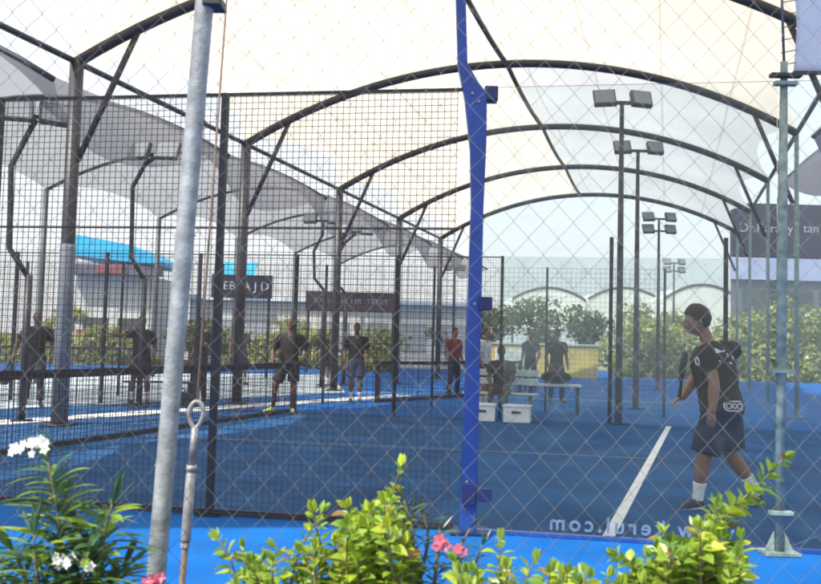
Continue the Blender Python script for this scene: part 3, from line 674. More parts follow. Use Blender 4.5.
def person(label, J, loc, rz=0, sc=1.0, face=(0, -1, 0), skin='skin', shirt='shirt_black', bottom='shorts', shoe='shoe', sock='sock', hair=True, vox=.009, long_legs=False, group=None, sleeve=.62, short_len=.80, up=(0, 0, 1), detail=False, curl=.5, bulk=1.0, hsc=1.0, hgrow=.075, limb=1.0):
    J = {k: Vector(v) for k, v in J.items()}
    root = thing('person', label, 'person', loc, rz, group); root.scale = (sc, sc, sc)
    F = Vector(face).normalized(); Up = Vector(up).normalized(); L = Up.cross(F).normalized(); F = L.cross(Up)
    ls = (J['shL']-J['shR']).normalized(); lh = (J['hipL']-J['hipR']).normalized()
    pc = (J['hipL']+J['hipR'])/2; sh = (J['shL']+J['shR'])/2; nk = J['neck']; ax = (nk-pc).normalized()
    def sec(f, a, b_, off=0):
        l = lh.lerp(ls, max(0, min(1, f))); l = (l-ax*l.dot(ax)).normalized(); fw = l.cross(ax).normalized()*-1
        return (pc.lerp(nk, f)+fw*off, l, fw, a*bulk, b_*bulk)
    B = MB()
    loft(B, [sec(-.14, .10, .085), sec(-.05, .155, .11), sec(.08, .165, .115), sec(.30, .138, .10), sec(.52, .158, .112), (sec(.74, .175, .115)), sec(.88, .165, .10), sec(.97, .10, .075), sec(1.03, .058, .058)])
    hc = J['head']
    rt(B, nk-ax*.03, hc-Up*.03-F*.012, [.062, .057, .055])
    head_mesh(B, hc, F, L, Up, hsc)
    for s_ in (-1, 1): B.sphere(hc+L*s_*.078*hsc-F*.008-Up*.008, .010*hsc, .022*hsc, .030*hsc, 8, 6) if abs(L.x) > .7 else B.sphere(hc+L*s_*.078*hsc-F*.008-Up*.008, .022, .010, .030, 8, 6)
    for s_, k in ((1, 'L'), (-1, 'R')):
        S_, E, W = J['sh'+k], J['el'+k], J['wr'+k]
        rt(B, sh.lerp(S_, .45)+ax*.01, S_, [.075, .066])
        rt(B, S_, E, [x*limb for x in (.060, .056, .052, .045, .041)]); rt(B, E, W, [x*limb for x in (.042, .045, .041, .033, .027)])
        hd = J.get('hd'+k, (W-E)).normalized(); palm_n = J.get('pn'+k, Vector((s_, 0, 0)) if True else None)
        pn = (palm_n-hd*palm_n.dot(hd)).normalized(); side = hd.cross(pn).normalized()
        # palm
        loft(B, [(W-hd*.01, side, pn, .025, .020), (W+hd*.03, side, pn, .036, .017), (W+hd*.07, side, pn, .042, .015), (W+hd*.095, side, pn, .040, .012)], 10)
        for fi, (o_, ln) in enumerate(((-.031, .070), (-.0105, .080), (.0105, .075), (.030, .058))):
            p0 = W+hd*.085+side*o_; d1 = (hd-pn*curl*.5).normalized(); d2 = (hd-pn*curl*1.5).normalized(); d3 = (hd*.6-pn*curl*2.2).normalized()
            p1 = p0+d1*ln*.45; p2 = p1+d2*ln*.32; p3 = p2+d3*ln*.25
            B.tube([p0-hd*.02, p0, p1, p2, p3], [.009, .0095, .009, .0082, .0065], 8)
        fs_ = -1 if F.dot(side) < 0 else 1
        q0 = W+hd*.03+side*.030*fs_; q1 = q0+(hd*.6+side*fs_*.7-pn*.3).normalized()*.042; q2 = q1+(hd*.9+side*fs_*.2-pn*.4).normalized()*.034
        B.tube([W+hd*.012+side*.012*fs_, q0, q1, q2], [.013, .013, .0105, .008], 8)
        H_, K, A, T = J['hip'+k], J['kn'+k], J['an'+k], J['to'+k]
        rt(B, H_, K, [x*limb for x in (.092, .088, .080, .068, .058)]); rt(B, K, A, [x*limb for x in (.055, .058, .056, .045, .036, .035)])
        rt(B, A-Vector((0,0,.02)), A.lerp(T, .55)-Vector((0,0,.02)), [.034, .026])
    me = remesh(B, vox, 2); link('body', me, M[skin], root)
    # clothes
    kw = dict(wrinkle=.011 if detail else .005)
    G = MB(); loft(G, [sec(.10, .176, .132), sec(.16, .178, .132), sec(.30, .165, .124), sec(.52, .178, .132), sec(.74, .192, .130), sec(.88, .178, .112), sec(.965, .105, .085), sec(.985, .078, .072)])
    for k in 'LR':
        S_, E = J['sh'+k], J['el'+k]; rt(G, sh.lerp(S_, .45)+ax*.01, S_, [.088, .080]); e = S_.lerp(E, sleeve)
        G.tube([S_-(E-S_)*.1, S_, S_.lerp(e, .5), e], [x*limb for x in (.06, .080, .078, .076)], 14)
    link('shirt', remesh(G, vox*1.15, 3, **kw), M[shirt], root)
    G = MB(); loft(G, [sec(.24, .156, .116), sec(.15, .170, .127), sec(.06, .182, .135), sec(-.05, .180, .134), sec(-.16, .125, .11)])
    for k in 'LR':
        H_, K, A = J['hip'+k], J['kn'+k], J['an'+k]
        if long_legs:
            G.tube([H_+ax*.02, H_.lerp(K, .5), K, K.lerp(A, .5), K.lerp(A, .95)], [.104, .096, .076, .068, .062], 14)
        else:
            G.tube([H_+ax*.02, H_.lerp(K, .3), H_.lerp(K, short_len*.7), H_.lerp(K, short_len)], [x*limb for x in (.106, .110, .112, .114)], 14)
    link('trousers' if long_legs else 'shorts', remesh(G, vox*1.15, 3, **kw), M[bottom], root)
    for k in 'LR':
        K, A, T = J['kn'+k], J['an'+k], J['to'+k]
        if not long_legs:
            G = MB(); G.tube([A-(K-A).normalized()*.02, A, A.lerp(K, .2), A.lerp(K, .40)], [x*limb for x in (.044, .043, .045, .054)], 12); link('sock', remesh(G, vox, 1), M[sock], root)
        d = (T-A); d.z = 0; d.normalize(); n = Vector((-d.y, d.x, 0)); hz = max(0, (A.z-.09))
        dn = (T-(A-Vector((0, 0, .07)))).normalized(); upf = n.cross(dn)*-1
        if upf.z < 0: upf = -upf
        heel = A-Vector((0, 0, .055))-d*.055; G = MB()
        tip = T+d*.05; L_ = (tip-heel)
        loft(G, [(heel+upf*.01, n, upf, .022, .030), (heel+L_*.10+upf*.012, n, upf, .038, .050), (heel+L_*.28+upf*.016, n, upf, .042, .056), (heel+L_*.5+upf*.004, n, upf, .046, .042), (heel+L_*.75-upf*.006, n, upf, .050, .031), (heel+L_*.93-upf*.010, n, upf, .040, .024), (heel+L_-upf*.012, n, upf, .018, .014)], 14)
        sh_ = link('shoe', remesh(G, vox*.8, 2), M[shoe], root)
        G = MB(); loft(G, [(heel-upf*.022, n, upf, .03, .008), (heel+L_*.2-upf*.028, n, upf, .043, .012), (heel+L_*.6-upf*.026, n, upf, .049, .011), (heel+L_*.9-upf*.024, n, upf, .042, .010), (heel+L_*.99-upf*.018, n, upf, .02, .006)], 12)
        o = link('sole', G.mesh('sole'), M['sole'], sh_, True)
    if hair:
        G = MB(); head_mesh(G, hc, F, L, Up, hsc, grow=hgrow, keep=hairline, nu=64 if detail else 28, nv=46 if detail else 20)
        o = link('hair', G.mesh('hair'), M['hair'], root, True); sm = o.modifiers.new('th', 'SOLIDIFY'); sm.thickness = .022; sm.offset = -1
    if detail:
        for s_ in (-1, 1):
            G = MB(); G.sphere(hc+(F*.079+L*s_*.029+Up*.004)*hsc, .0085, nu=10, nv=8); link('eye', G.mesh('eye'), M['eye'], root, True)
    return root, sec

# --- the player on the right, stepping left, seen from behind
Yp1 = 850*1.4/(505-349.2); k1 = FPX/Yp1; g1 = base(725, Yp1)
def q(px, y, py): return (((px-725)/k1), y, (505-py)/k1)
J1 = dict(head=q(697, .0, 320), neck=q(709, .01, 343), shL=q(698, -.19, 352), shR=q(738, .15, 348), elL=q(703, -.27, 381), elR=q(704, .30, 381),
          wrL=q(701, -.28, 407), wrR=q(690, .20, 398), hipL=q(713, -.08, 408), hipR=q(730, .07, 407), knL=q(699, -.10, 456), knR=q(735, .12, 452),
          anL=q(696, -.06, 494), anR=q(763, .14, 491), toL=q(682, -.09, 502), toR=q(752, .17, 502.5), hdL=(-.12, .0, -1), hdR=(-.7, -.3, -.25), pnL=(-.2, -1, 0), pnR=(0, .3, 1))
P1, sec1 = person('player in navy shirt and charcoal shorts stepping left behind the glass wall', J1, g1, face=(-.93, .16, -.28), up=(-.28, 0, 1), vox=.007, detail=True, short_len=.88, shoe='shoe', curl=.35, bulk=1.34, hsc=1.14, hgrow=.12, limb=1.14)
# prints on shirt and shorts, following the cloth
def on_cloth(name, f, ang, wu, hv, m, shape, cloth='shirt', push=.004):
    """a print built as raised strips on the cloth surface, found by ray casting"""
    o = [c for c in P1.children if c.name.split('.')[0] == cloth][0]; c, l, fw, a, b_ = sec1(f, 1, 1)
    d = (l*math.cos(ang)+fw*math.sin(ang)).normalized(); t = Vector((-d.y, d.x, 0)).normalized(); upv = d.cross(t) if d.cross(t).z > 0 else -d.cross(t)
    mb = MB()
    for poly in shape:
        P = []; 
        for (x, y) in poly:
            s = c+d*.6+t*x*wu+upv*y*hv; ok, h, nn_, _ = o.data.polygons and o.ray_cast(s, -d)
            if not ok: break
            P.append(h+d*push)
        else: mb.prism(P, -d*.003)
    if mb.v: mb.build(name, m, o, local=False)
def ring(cx, cy, rx, ry, w, n=20, a0=0, a1=2*math.pi):
    out = []
    for i in range(n):
        a, b_ = a0+(a1-a0)*i/n, a0+(a1-a0)*(i+1)/n
        out.append([(cx+rx*math.cos(a), cy+ry*math.sin(a)), (cx+(rx-w)*math.cos(a), cy+(ry-w)*math.sin(a)), (cx+(rx-w)*math.cos(b_), cy+(ry-w)*math.sin(b_)), (cx+rx*math.cos(b_), cy+ry*math.sin(b_))])
    return out
EXEC_PRINTS = True
if EXEC_PRINTS:
    bpy.context.view_layer.update()
    logo = ring(-.68, 0, .34, .34, .10)+ring(0, 0, .32, .32, .10)+ring(.68, 0, .34, .34, .10)+[[(-.7+.1*i, y0), (-.6+.1*i, y0), (-.6+.1*i, y0+.14), (-.7+.1*i, y0+.14)] for i in range(14) for y0 in (.48, -.62)]+ring(-.68, 0, .60, .62, .14, 12, math.pi/2, 1.5*math.pi)+ring(.68, 0, .60, .62, .14, 12, -math.pi/2, math.pi/2)
    c0, l0, fw0, _, _ = sec1(.06, 1, 1)
    # angle on the cloth that faces the camera, a little to the right
    def ang_for(f, dirv):
        c, l, fw, _, _ = sec1(f, 1, 1); dv = Vector(dirv).normalized(); return math.atan2(dv.dot(fw), dv.dot(l))
    on_cloth('logo_print', .045, ang_for(.045, (.28, -1, 0)), .088, .075, M['print'], logo, 'shorts')
    stripe = [[(-1, -.12+.5*i), (1, .10+.5*i), (1, .30+.5*i), (-1, .05+.5*i)] for i in range(2)]
    on_cloth('shoulder_print', .80, ang_for(.8, (.35, -1, 0)), .15, .11, M['print'], [[(-.9, .1), (.1, .35), (.1, .7), (-.9, .5)], [(.2, -.1), (.95, -.3), (.95, -.05), (.2, .2)], [(-.5, -.55), (.5, -.7), (.5, -.55), (-.5, -.4)]])
    on_cloth('sleeve_print', .76, ang_for(.76, (-.75, -.7, 0)), .06, .07, M['print'], ring(0, .2, .7, .6, .25))

def racket(label, loc, rot, group=None):
    root = thing('padel_racket', label, 'racket', loc, 0, group); root.rotation_euler = rot
    b = MB(); pr = [(.13*math.cos(a)*(1-.12*(math.sin(a) < 0)*abs(math.sin(a))), .0, .33+.145*math.sin(a)) for a in np.linspace(0, 2*math.pi, 28)[:-1]]
    b.prism([(x, -.018, z) for x, _, z in pr], (0, .036, 0)); b.build('face', M['racket'], root, local=False, bevel=.008)
    b = MB(); b.tube([(-.05, 0, .215), (0, 0, .13)], .013, 8); b.tube([(.05, 0, .215), (0, 0, .13)], .013, 8); b.build('throat', M['racket'], root, True, local=False)
    b = MB(); b.tube([(0, 0, 0), (0, 0, .14)], .017, 10); b.build('grip', M['bag'], root, True, local=False)
    return root
wr = g1+Vector(q(690, .20, 398)); racket('dark padel racket held in front of the right player', wr+Vector((-.045, -.03, -.01)), (R(10), R(-24), R(62)))

ST = dict(head=(0, -.03, 1.685), neck=(0, 0, 1.475), shL=(.19, 0, 1.42), shR=(-.19, 0, 1.42), elL=(.27, .04, 1.13), elR=(-.27, .04, 1.13), wrL=(.25, -.10, .90), wrR=(-.25, -.10, .90),
          hipL=(.09, 0, .92), hipR=(-.09, 0, .92), knL=(.13, -.03, .50), knR=(-.13, -.03, .50), anL=(.15, .02, .09), anR=(-.15, .02, .09), toL=(.18, -.14, .035), toR=(-.18, -.14, .035))
def pose(**k): d = dict(ST); d.update(k); return d
def put(px, py, dpx=0):            # feet pixel
    return ground(px, py)
VX = .013
person('man in dark brown shirt and black shorts standing at the far end of the net', pose(head=(.02, -.04, 1.69), elL=(.36, .05, 1.16), wrL=(.27, -.12, .97), elR=(-.36, .06, 1.16), wrR=(-.30, -.14, .95), knR=(-.24, -.10, .50), anR=(-.30, .0, .09), toR=(-.40, -.12, .035), knL=(.10, -.04, .5), anL=(.09, .02, .09), toL=(.11, -.14, .035), hdL=(-.6, -.4, -.6), hdR=(.2, -.5, -.8)),
       put(288, 412), R(-8), 1.0, skin='skin_dark', shirt='shirt_brown', shoe='shoe_lime', sock='shorts', vox=VX, hair=False, sleeve=.7)
person('bald man in black shirt walking behind the net at the left edge', pose(knL=(.11, -.14, .5), anL=(.13, -.10, .09), toL=(.15, -.26, .035), knR=(-.12, .03, .5), anR=(-.15, .22, .12), toR=(-.16, .09, .035), elL=(.31, .10, 1.15), wrL=(.30, -.05, .93), elR=(-.34, .02, 1.16), wrR=(-.38, -.10, .94)),
       put(33, 406), R(20), 1.0, skin='skin_dark', shirt='shirt_black', bottom='shorts', long_legs=True, vox=VX, hair=False)
racket('dark padel racket hanging beside the bald man', put(33, 406)+Vector((-.40, -.18, .86)), (R(170), R(15), R(30)))
person('man in black shirt pointing left with raised arm by the dark bench', pose(elR=(-.38, -.04, 1.38), wrR=(-.58, -.12, 1.40), hdR=(-1, -.1, .1), pnR=(0, 0, 1)), put(139, 404), R(10), 1.0, skin='skin_dark', shirt='shirt_black', vox=VX)
person('dark clad person with bent arm close behind the dark fence post', pose(elL=(.28, -.10, 1.20), wrL=(.12, -.28, 1.32), hdL=(-.5, -.2, .8), pnL=(0, -1, 0)), put(199, 402), R(-40), 1.0, skin='skin_dark', shirt='shirt_black', bottom='shorts', long_legs=True, vox=VX)
person('small distant player in grey shirt left of the man in brown', pose(elR=(-.34, -.06, 1.2), wrR=(-.42, -.2, 1.02)), put(240, 385), R(30), 1.0, shirt='shirt_grey', vox=.016)
person('small distant player in dark top bending by the net, right of the man in brown', pose(head=(0, -.22, 1.60), neck=(0, -.13, 1.42), shL=(.19, -.1, 1.37), shR=(-.19, -.1, 1.37), elL=(.26, -.2, 1.1), wrL=(.15, -.36, 1.0), elR=(-.26, -.2, 1.1), wrR=(-.12, -.36, 1.0)), put(325, 386), R(-50), 1.0, shirt='shirt_black', vox=.016)
person('slim player in black top and blue grey shorts under the mesh fence post', pose(anL=(.10, .02, .09), toL=(.12, -.14, .035), anR=(-.10, .02, .09), toR=(-.12, -.14, .035), knL=(.10, -.02, .5), knR=(-.10, -.02, .5)), put(355, 403), R(0), 1.0, skin='skin_dark', shirt='shirt_black', bottom='jeans', vox=.016)
person('person in red shirt just left of the blue post', pose(), put(453, 397), R(40), 1.0, shirt='shirt_red', bottom='jeans', long_legs=True, vox=.016)
SIT = pose(head=(0, -.10, 1.26), neck=(0, -.04, 1.05), shL=(.19, -.03, 1.0), shR=(-.19, -.03, 1.0), elL=(.25, -.10, .74), elR=(-.25, -.10, .74), wrL=(.16, -.34, .62), wrR=(-.16, -.34, .62),
           hipL=(.09, 0, .52), hipR=(-.09, 0, .52), knL=(.14, -.43, .52), knR=(-.14, -.43, .52), anL=(.15, -.42, .09), anR=(-.15, -.42, .09), toL=(.17, -.58, .035), toR=(-.17, -.58, .035))
b1 = base(501, 16.9)
person('dark haired person in black seated on the pale bench beside the blue post', SIT, b1+Vector((0, .0, 0)), R(-15), 1.0, skin='skin_dark', shirt='shirt_black', vox=.015)
person('person in maroon grey shirt standing behind the table with the black bag', pose(), base(556, 21.0), R(10), 1.0, skin='skin_dark', shirt='shirt_brown', bottom='jeans', long_legs=True, vox=.015)
person('person in white shirt half hidden by the blue post', pose(), base(484, 19.0), R(60), .98, shirt='shirt_white', bottom='shorts', vox=.015)
person('person in grey shirt standing between the seated person and the table', pose(), base(530, 26.0), R(-30), 1.0, shirt='shirt_grey', bottom='jeans', long_legs=True, vox=.016)

# ------------------------------------------------------------------ courtside furniture
def bench(name, label, p, rz, wd, m, seat_h=.44):
    root = thing(name, label, 'bench', p, rz)
    for k in range(3):
        b = MB(); b.box((-wd/2, -.21+k*.145, seat_h-.03), (wd/2, -.08+k*.145, seat_h)); b.build('seat_slat', m, root, local=False, bevel=.005)
    for k in range(2):
        b = MB(); b.box((-wd/2, .225, seat_h+.16+k*.17), (wd/2, .25, seat_h+.29+k*.17)); b.build('back_slat', m, root, local=False, bevel=.005)
    for sx_ in (-1, 1):
        b = MB(); x = sx_*(wd/2-.15); b.box((x-.03, -.2, .006), (x+.03, -.15, seat_h-.032)); b.box((x-.03, .255, .006), (x+.03, .30, seat_h+.46)); b.box((x-.03, -.15, seat_h-.09), (x+.03, .255, seat_h-.033)); b.build('leg_frame', M['dark_steel'], root, local=False)
    return root
bench('bench', 'dark slatted bench behind the net, left of the galvanised pipe', base(160, 18.0), R(8), 1.5, M['wood'])
bench('bench', 'pale slatted bench right of the blue post with a seated person', base(500, 17.0), R(-8), 1.5, M['white_plastic'], .44)
def bag(label, p, sc=1, rz=0):
    root = thing('sports_bag', label, 'bag', p, rz)
    b = MB(); prof = [(.30*math.cos(a), .14+.13*math.sin(a)*(1 if math.sin(a) > 0 else 1)) for a in np.linspace(0, 2*math.pi, 20)[:-1]]
    b.prism([(x*sc, -.14*sc, z*sc) for x, z in prof], (0, .28*sc, 0)); b.build('bag_body', M['bag'], root, local=False, bevel=.03)
    b = MB(); b.tube([(.16*math.cos(a)*sc, 0, (.24+.12*math.sin(a))*sc) for a in np.linspace(0, math.pi, 9)], .012, 6); b.build('strap', M['bag'], root, True, local=False)
tb = base(553, 17.4)
t_ = thing('table', 'low white table with thin dark legs under the black bag', 'table', tb, R(-8))
b = MB(); b.box((-.55, -.3, .58), (.55, .3, .62)); b.build('tabletop', M['white_plastic'], t_, local=False, bevel=.008)
for x in (-.48, .48):
    for y in (-.24, .24):
        b = MB(); b.box((x-.02, y-.02, .006), (x+.02, y+.02, .578)); b.build('leg', M['dark_steel'], t_, local=False)
bag('black sports bag on the low white table', tb+Vector((.05, 0, .622)), 1.0)
bag('dark sports bag on the court floor under the dark bench', base(178, 17.2)+Vector((0, 0, .006)), 1.0)
def crate(label, p, rz):
    root = thing('plastic_crate', label, 'crate', p, rz, 'white crates by the far glass wall')
    b = MB(); w_, d_, h_ = .235, .17, .27
    b.box((-w_, -d_, 0), (w_, d_, .015)); b.box((-w_, -d_, .016), (w_, -d_+.012, h_)); b.box((-w_, d_-.012, .016), (w_, d_, h_)); b.box((-w_, -d_+.013, .016), (-w_+.012, d_-.013, h_)); b.box((w_-.012, -d_+.013, .016), (w_, d_-.013, h_))
    b.build('crate_body', M['white_plastic'], root, local=False)
    b = MB(); b.box((-w_-.015, -d_-.015, h_+.001), (w_+.015, d_+.015, h_+.035)); b.build('lid', M['white_plastic'], root, local=False, bevel=.006)
    for y in (-d_-.018,):
        b = MB(); b.box((-.08, y, .16), (.08, y+.016, .20)); b.build('handle', M['lamp_body'], root, local=False)
cp = C(-3.35, .965); crate('white lidded crate close beside the blue post', C(-3.30, .97, .006), R(-8)); crate('white lidded crate farther from the blue post, right of its twin', C(-2.65, .965, .006), R(-14))

# ------------------------------------------------------------------ chain link fence close to the camera
YF = 2.0
cl = thing('chain_link_fence', 'galvanised chain link fence with leaning pipe post close to the camera', 'fence', (0, YF, 0))
b = MB(); pw, ph = .0712, .0785
n_w = int(3.4/(pw/2)); n_r = int(2.55/(ph/2))
for i in range(n_w):
    sg = 1 if i % 2 == 0 else -1; pts = []
    for j in range(n_r+1):
        s = sg*(1 if j % 2 == 0 else -1); x = -1.7+i*pw/2+s*(pw/4+.0012); z = .12+j*ph/2
        x += .004*noise.noise(Vector((x*1.7, z*1.7, 3))); z += .004*noise.noise(Vector((x*1.7, z*1.7, 9)))
        yy = YF+s*.0016+.012*noise.noise(Vector((x*1.2, z*1.2, 5)))
        pts.append((x, yy, z+.0055)) if False else None
        # each bend is a small rounded knuckle
        pts.append((x, yy, z))
    b.tube(pts, .00075, 5)
b.build('wire_mesh', M['galvwire'], cl, True)
pt, pbm = at(205.5, -8, YF-.03), at(155, 590, YF-.03); d = (pt-pbm)
p_lo = pbm-d*(pbm.z/d.z); p_hi = pt+d*((2.75-pt.z)/d.z)
b = MB(); b.tube([p_lo, pbm, pbm.lerp(pt, .5), pt, p_hi], .0215, 20); b.build('pipe_post', M['galv'], cl, True)
b = MB()
for py in (5, 120, 235, 350, 465):
    p = at(205-(py)*.0865, py, YF-.03); tt = [(p+Vector((.024*math.cos(a), .024*math.sin(a)+.008, .004*math.sin(a)))) for a in np.linspace(0, 2*math.pi, 14)]
    b.tube(tt, .0014, 5)
b.build('tie_wire', M['galvwire'], cl, True)
b = MB(); p = at(209, 4, YF-.03); b.obox(p+Vector((.012, 0, 0)), (.022, 0, 0), (0, .03, 0), (0, 0, .012)); b.build('pipe_clip', M['dark_steel'], cl, bevel=.003)
b = MB(); b.tube([(-1.7, YF+.004, 2.62), (1.7, YF+.004, 2.62)], .02, 10); b.build('top_rail', M['galv'], cl, True)

# guy cable with turnbuckle
YT = 2.25
gc = thing('guy_cable', 'thin brown guy cable ending in a grey turnbuckle beside the pipe post', 'cable', at(182, 584, YT))
eye = at(197, 403, YT); top = at(231, -60, YT+1.2); low = at(181.5, 590, YT); dv = (low-eye).normalized(); gnd = low+dv*(low.z/-dv.z)
b = MB(); b.tube([eye+(top-eye).normalized()*.01, eye.lerp(top, .5), top, top+(top-eye)*.8], .0035, 6); b.build('wire', M['cable'], gc, True)
b = MB(); c0 = eye+dv*.03; sxx = Vector((1, 0, 0)); loop = []
for a in np.linspace(0, 2*math.pi, 25):
    y = math.cos(a); wdt = .019*math.sin(a)*(1.0 if y > 0 else 1-.25*abs(y)); loop.append(c0-dv*.034*y+sxx*wdt)
b.tube(loop, .0062, 8, caps=False); b.build('eye_bolt', M['zinc'], gc, True)
b = MB(); e1 = eye+dv*.062; b.tube([e1, e1+dv*.10], .0095, 10); b.build('threaded_rod', M['zinc'], gc, True)
e2 = e1+dv*.10; b = MB(); b.tube([e2, e2+dv*.012, e2+dv*.014, e2+dv*.022, e2+dv*.024, e2+dv*.19, e2+dv*.20], [.014, .015, .0115, .0115, .0135, .0135, .011], 12); b.build('turnbuckle_body', M['zinc'], gc, True)
e3 = e2+dv*.20; b = MB(); b.tube([e3, e3+dv*.012], .0125, 6); b.build('lock_nut', M['galv'], gc)
b = MB(); b.tube([e3+dv*.012, gnd+Vector((0, 0, .012))], .0085, 10); b.build('anchor_rod', M['cable'], gc, True)
b = MB(); b.box((gnd.x-.06, gnd.y-.06, .013), (gnd.x+.06, gnd.y+.06, .025)); b.build('anchor_plate', M['zinc'], gc)

# ------------------------------------------------------------------ foreground plants
def leaf(mb, p, d, nrm, ln, wd, droop=.25, mi=0):
    d = d.normalized(); s = d.cross(nrm).normalized(); n = s.cross(d).normalized(); vs = []
    prof = (0, .62, 1.0, .86, .5, 0) if wd/ln > .3 else (.15, .7, 1.0, .95, .6, 0)
    m = len(prof); row = []
    for i, wv in enumerate(prof):
        t = i/(m-1); c = p+d*ln*t-Vector((0, 0, 1))*ln*droop*t*t; row.append((c, wv*wd/2))
    for c, h in row: vs += [c-s*h+n*h*.35, c, c+s*h+n*h*.35]
    fs = []
    for i in range(m-1):
        for k in (0, 1): fs.append((i*3+k, i*3+k+1, (i+1)*3+k+1, (i+1)*3+k))
    mb.add(vs, fs, mi)
RG = random.Random(11)
def rv(): return Vector((RG.uniform(-1, 1), RG.uniform(-1, 1), RG.uniform(-1, 1)))
def spline(pts, n=16):
    P = [Vector(p) for p in pts]; P = [P[0]*2-P[1]]+P+[P[-1]*2-P[-2]]; out = []
    for i in range(1, len(P)-2):
        for j in range(n):
            t = j/n; a, b_, c, d = P[i-1], P[i], P[i+1], P[i+2]
            out.append(.5*((2*b_)+(c-a)*t+(2*a-5*b_+4*c-d)*t*t+(3*b_-a-3*c+d)*t**3))
    out.append(P[-2]); return out
def shoot(st, fo, pts, ln, wd, step, start=.0, whorl=2, spread=.9, droop=.2, r=.004, mis=(0,), tipcluster=True):
    sp = spline(pts, 18); n = len(sp); st.tube(sp[::3]+[sp[-1]], [r*(1-.7*i/(len(sp[::3]))) for i in range(len(sp[::3])+1)], 6)
    acc = 0; ang = RG.uniform(0, 6)
    for i in range(1, n):
        seg = (sp[i]-sp[i-1]); acc += seg.length
        if i/n < start: acc = 0; continue
        while acc > step:
            acc -= step; t = seg.normalized(); x = t.cross(Vector((0, 1, .1))).normalized(); y = t.cross(x); fr = i/n
            for k in range(whorl):
                a = ang+2*math.pi*k/whorl+RG.uniform(-.35, .35); o_ = x*math.cos(a)+y*math.sin(a)
                d = (t*(1-spread*.55+.5*max(0, fr-.8))+o_*spread+rv()*.18); s = (1-.45*max(0, fr-.75)/.25)*RG.uniform(.55, 1.2)
                leaf(fo, sp[i]+o_*r, d, (t+rv()*.3), ln*s, wd*s, droop*RG.uniform(.4, 1.6), RG.choice(mis))
            ang += 1.2
    if tipcluster:
        t = (sp[-1]-sp[-3]).normalized()
        for k in range(4): leaf(fo, sp[-1], t+rv()*.45, rv(), ln*.7, wd*.6, .05, mis[0])
def P(px, py, Y=1.7): return at(px, py, Y)
def golden(label, root_px, shoots, Y, mats=('leaf_gold', 'leaf_lime'), ln=.040, wd=.0235, dens=.0125, cat='shrub', name='golden_shrub', group=None, whorl=2):
    g = base(root_px, Y); root = thing(name, label, cat, g, 0, group); st, fo = MB(), MB()
    for pts in shoots:
        pp = [P(a, b_, Y+c) for a, b_, c in pts]
        low_ = Vector((g.x+(pp[0].x-g.x)*.4, g.y, .02)); pre = [low_, low_.lerp(pp[0], .5)+Vector((0, .02, 0))]
        st.tube(pre+[pp[0]], [.007, .006, .0045], 6)
        shoot(st, fo, pp, ln, wd, dens, whorl=whorl, mis=tuple(range(len(mats)))*9+(len(mats),), r=.0035)
    st.build('stem', M['stem'], root, True); fo.build('foliage', [M[m] for m in mats]+[M['leaf_brown']], root)
    return root
def fill(x0, x1, ytop, ybot, n, Yj=.12):
    """many short shoots crowding a patch of the bush"""
    out = []
    for i in range(n):
        x = RG.uniform(x0, x1); yt = ytop(x)+RG.uniform(0, 46)**1.0; dx = RG.uniform(-14, 14); c = RG.uniform(-Yj, Yj)
        out.append([(x-dx, max(yt+75, ybot), c), (x-dx*.3, yt+35, c), (x, yt, c+RG.uniform(-.03, .03))])
    return out
mid = [[(372, 640, 0), (378, 570, 0), (386, 515, .02), (401, 466, .03)], [(360, 640, .03), (352, 575, .03), (352, 530, .02), (347, 508, .0)],
       [(345, 640, -.04), (330, 580, -.03), (318, 535, -.02), (313, 512, -.03)], [(390, 640, -.05), (405, 580, -.05), (398, 530, -.04), (390, 500, -.05)]]
mid += fill(335, 412, lambda x: 497+abs(x-385)*.75, 590, 32)
golden('bright yellow green leafy shrub with tall pointed top left of the blue post', 375, mid, 1.72)
lefts = [[(250, 640, 0), (240, 590, 0), (230, 560, 0), (218, 538, 0)], [(262, 640, .03), (256, 600, .03), (250, 575, .02), (244, 548, .0)], [(285, 640, 0), (290, 590, .02), (300, 550, .0), (322, 512, 0)], [(300, 640, .04), (300, 600, .0), (292, 560, 0), (275, 548, 0)], [(320, 640, -.02), (318, 600, -.02), (310, 570, -.02), (302, 552, -.02)]]
lefts += fill(232, 330, lambda x: 556-max(0, (x-280))*.25, 600, 22)
golden('small pale green shrub with separate sprigs right of the turnbuckle', 275, lefts, 1.66, ('leaf_lime', 'leaf_gold', 'leaf_lime'), .036, .020, .014)
rgt = [[(668, 640, 0), (690, 575, 0), (722, 520, .02), (757, 486, .02), (784, 458, .02)], [(690, 640, .03), (700, 570, .02), (712, 530, 0), (716, 505, .0)], [(660, 640, -.03), (664, 600, -.03), (668, 560, -.02), (664, 534, -.02)], [(640, 640, .02), (640, 600, .02), (632, 565, .0), (618, 556, .0)], [(705, 640, -.05), (722, 590, -.04), (738, 560, -.04), (741, 540, -.04)], [(690, 640, .05), (704, 560, .05), (730, 515, .05), (745, 500, .05)]]
rgt += fill(618, 745, lambda x: 552-max(0, 55-abs(x-706))*.75, 600, 52)
golden('green and yellow shrub with a long arching branch in front of the player', 690, rgt, 1.68, ('leaf_lime', 'leaf_gold', 'leaf_lime'), .040, .025, .0125)
cen = [[(505, 640, 0), (503, 600, 0), (500, 565, 0), (501, 540, 0)], [(520, 640, 0), (524, 600, .0), (528, 575, 0), (535, 560, 0)], [(480, 640, 0), (470, 600, 0), (462, 575, 0), (455, 562, 0)], [(560, 640, 0), (562, 610, 0), (566, 590, 0), (560, 572, 0)], [(598, 640, 0), (592, 610, 0), (588, 590, 0), (590, 578, 0)]]
cen += fill(445, 610, lambda x: 562+abs(x-500)*.12, 610, 48)
golden('low yellow green shrub between the blue post and the arching branch', 515, cen, 1.62, ('leaf_lime', 'leaf_gold'), .036, .021, .013)
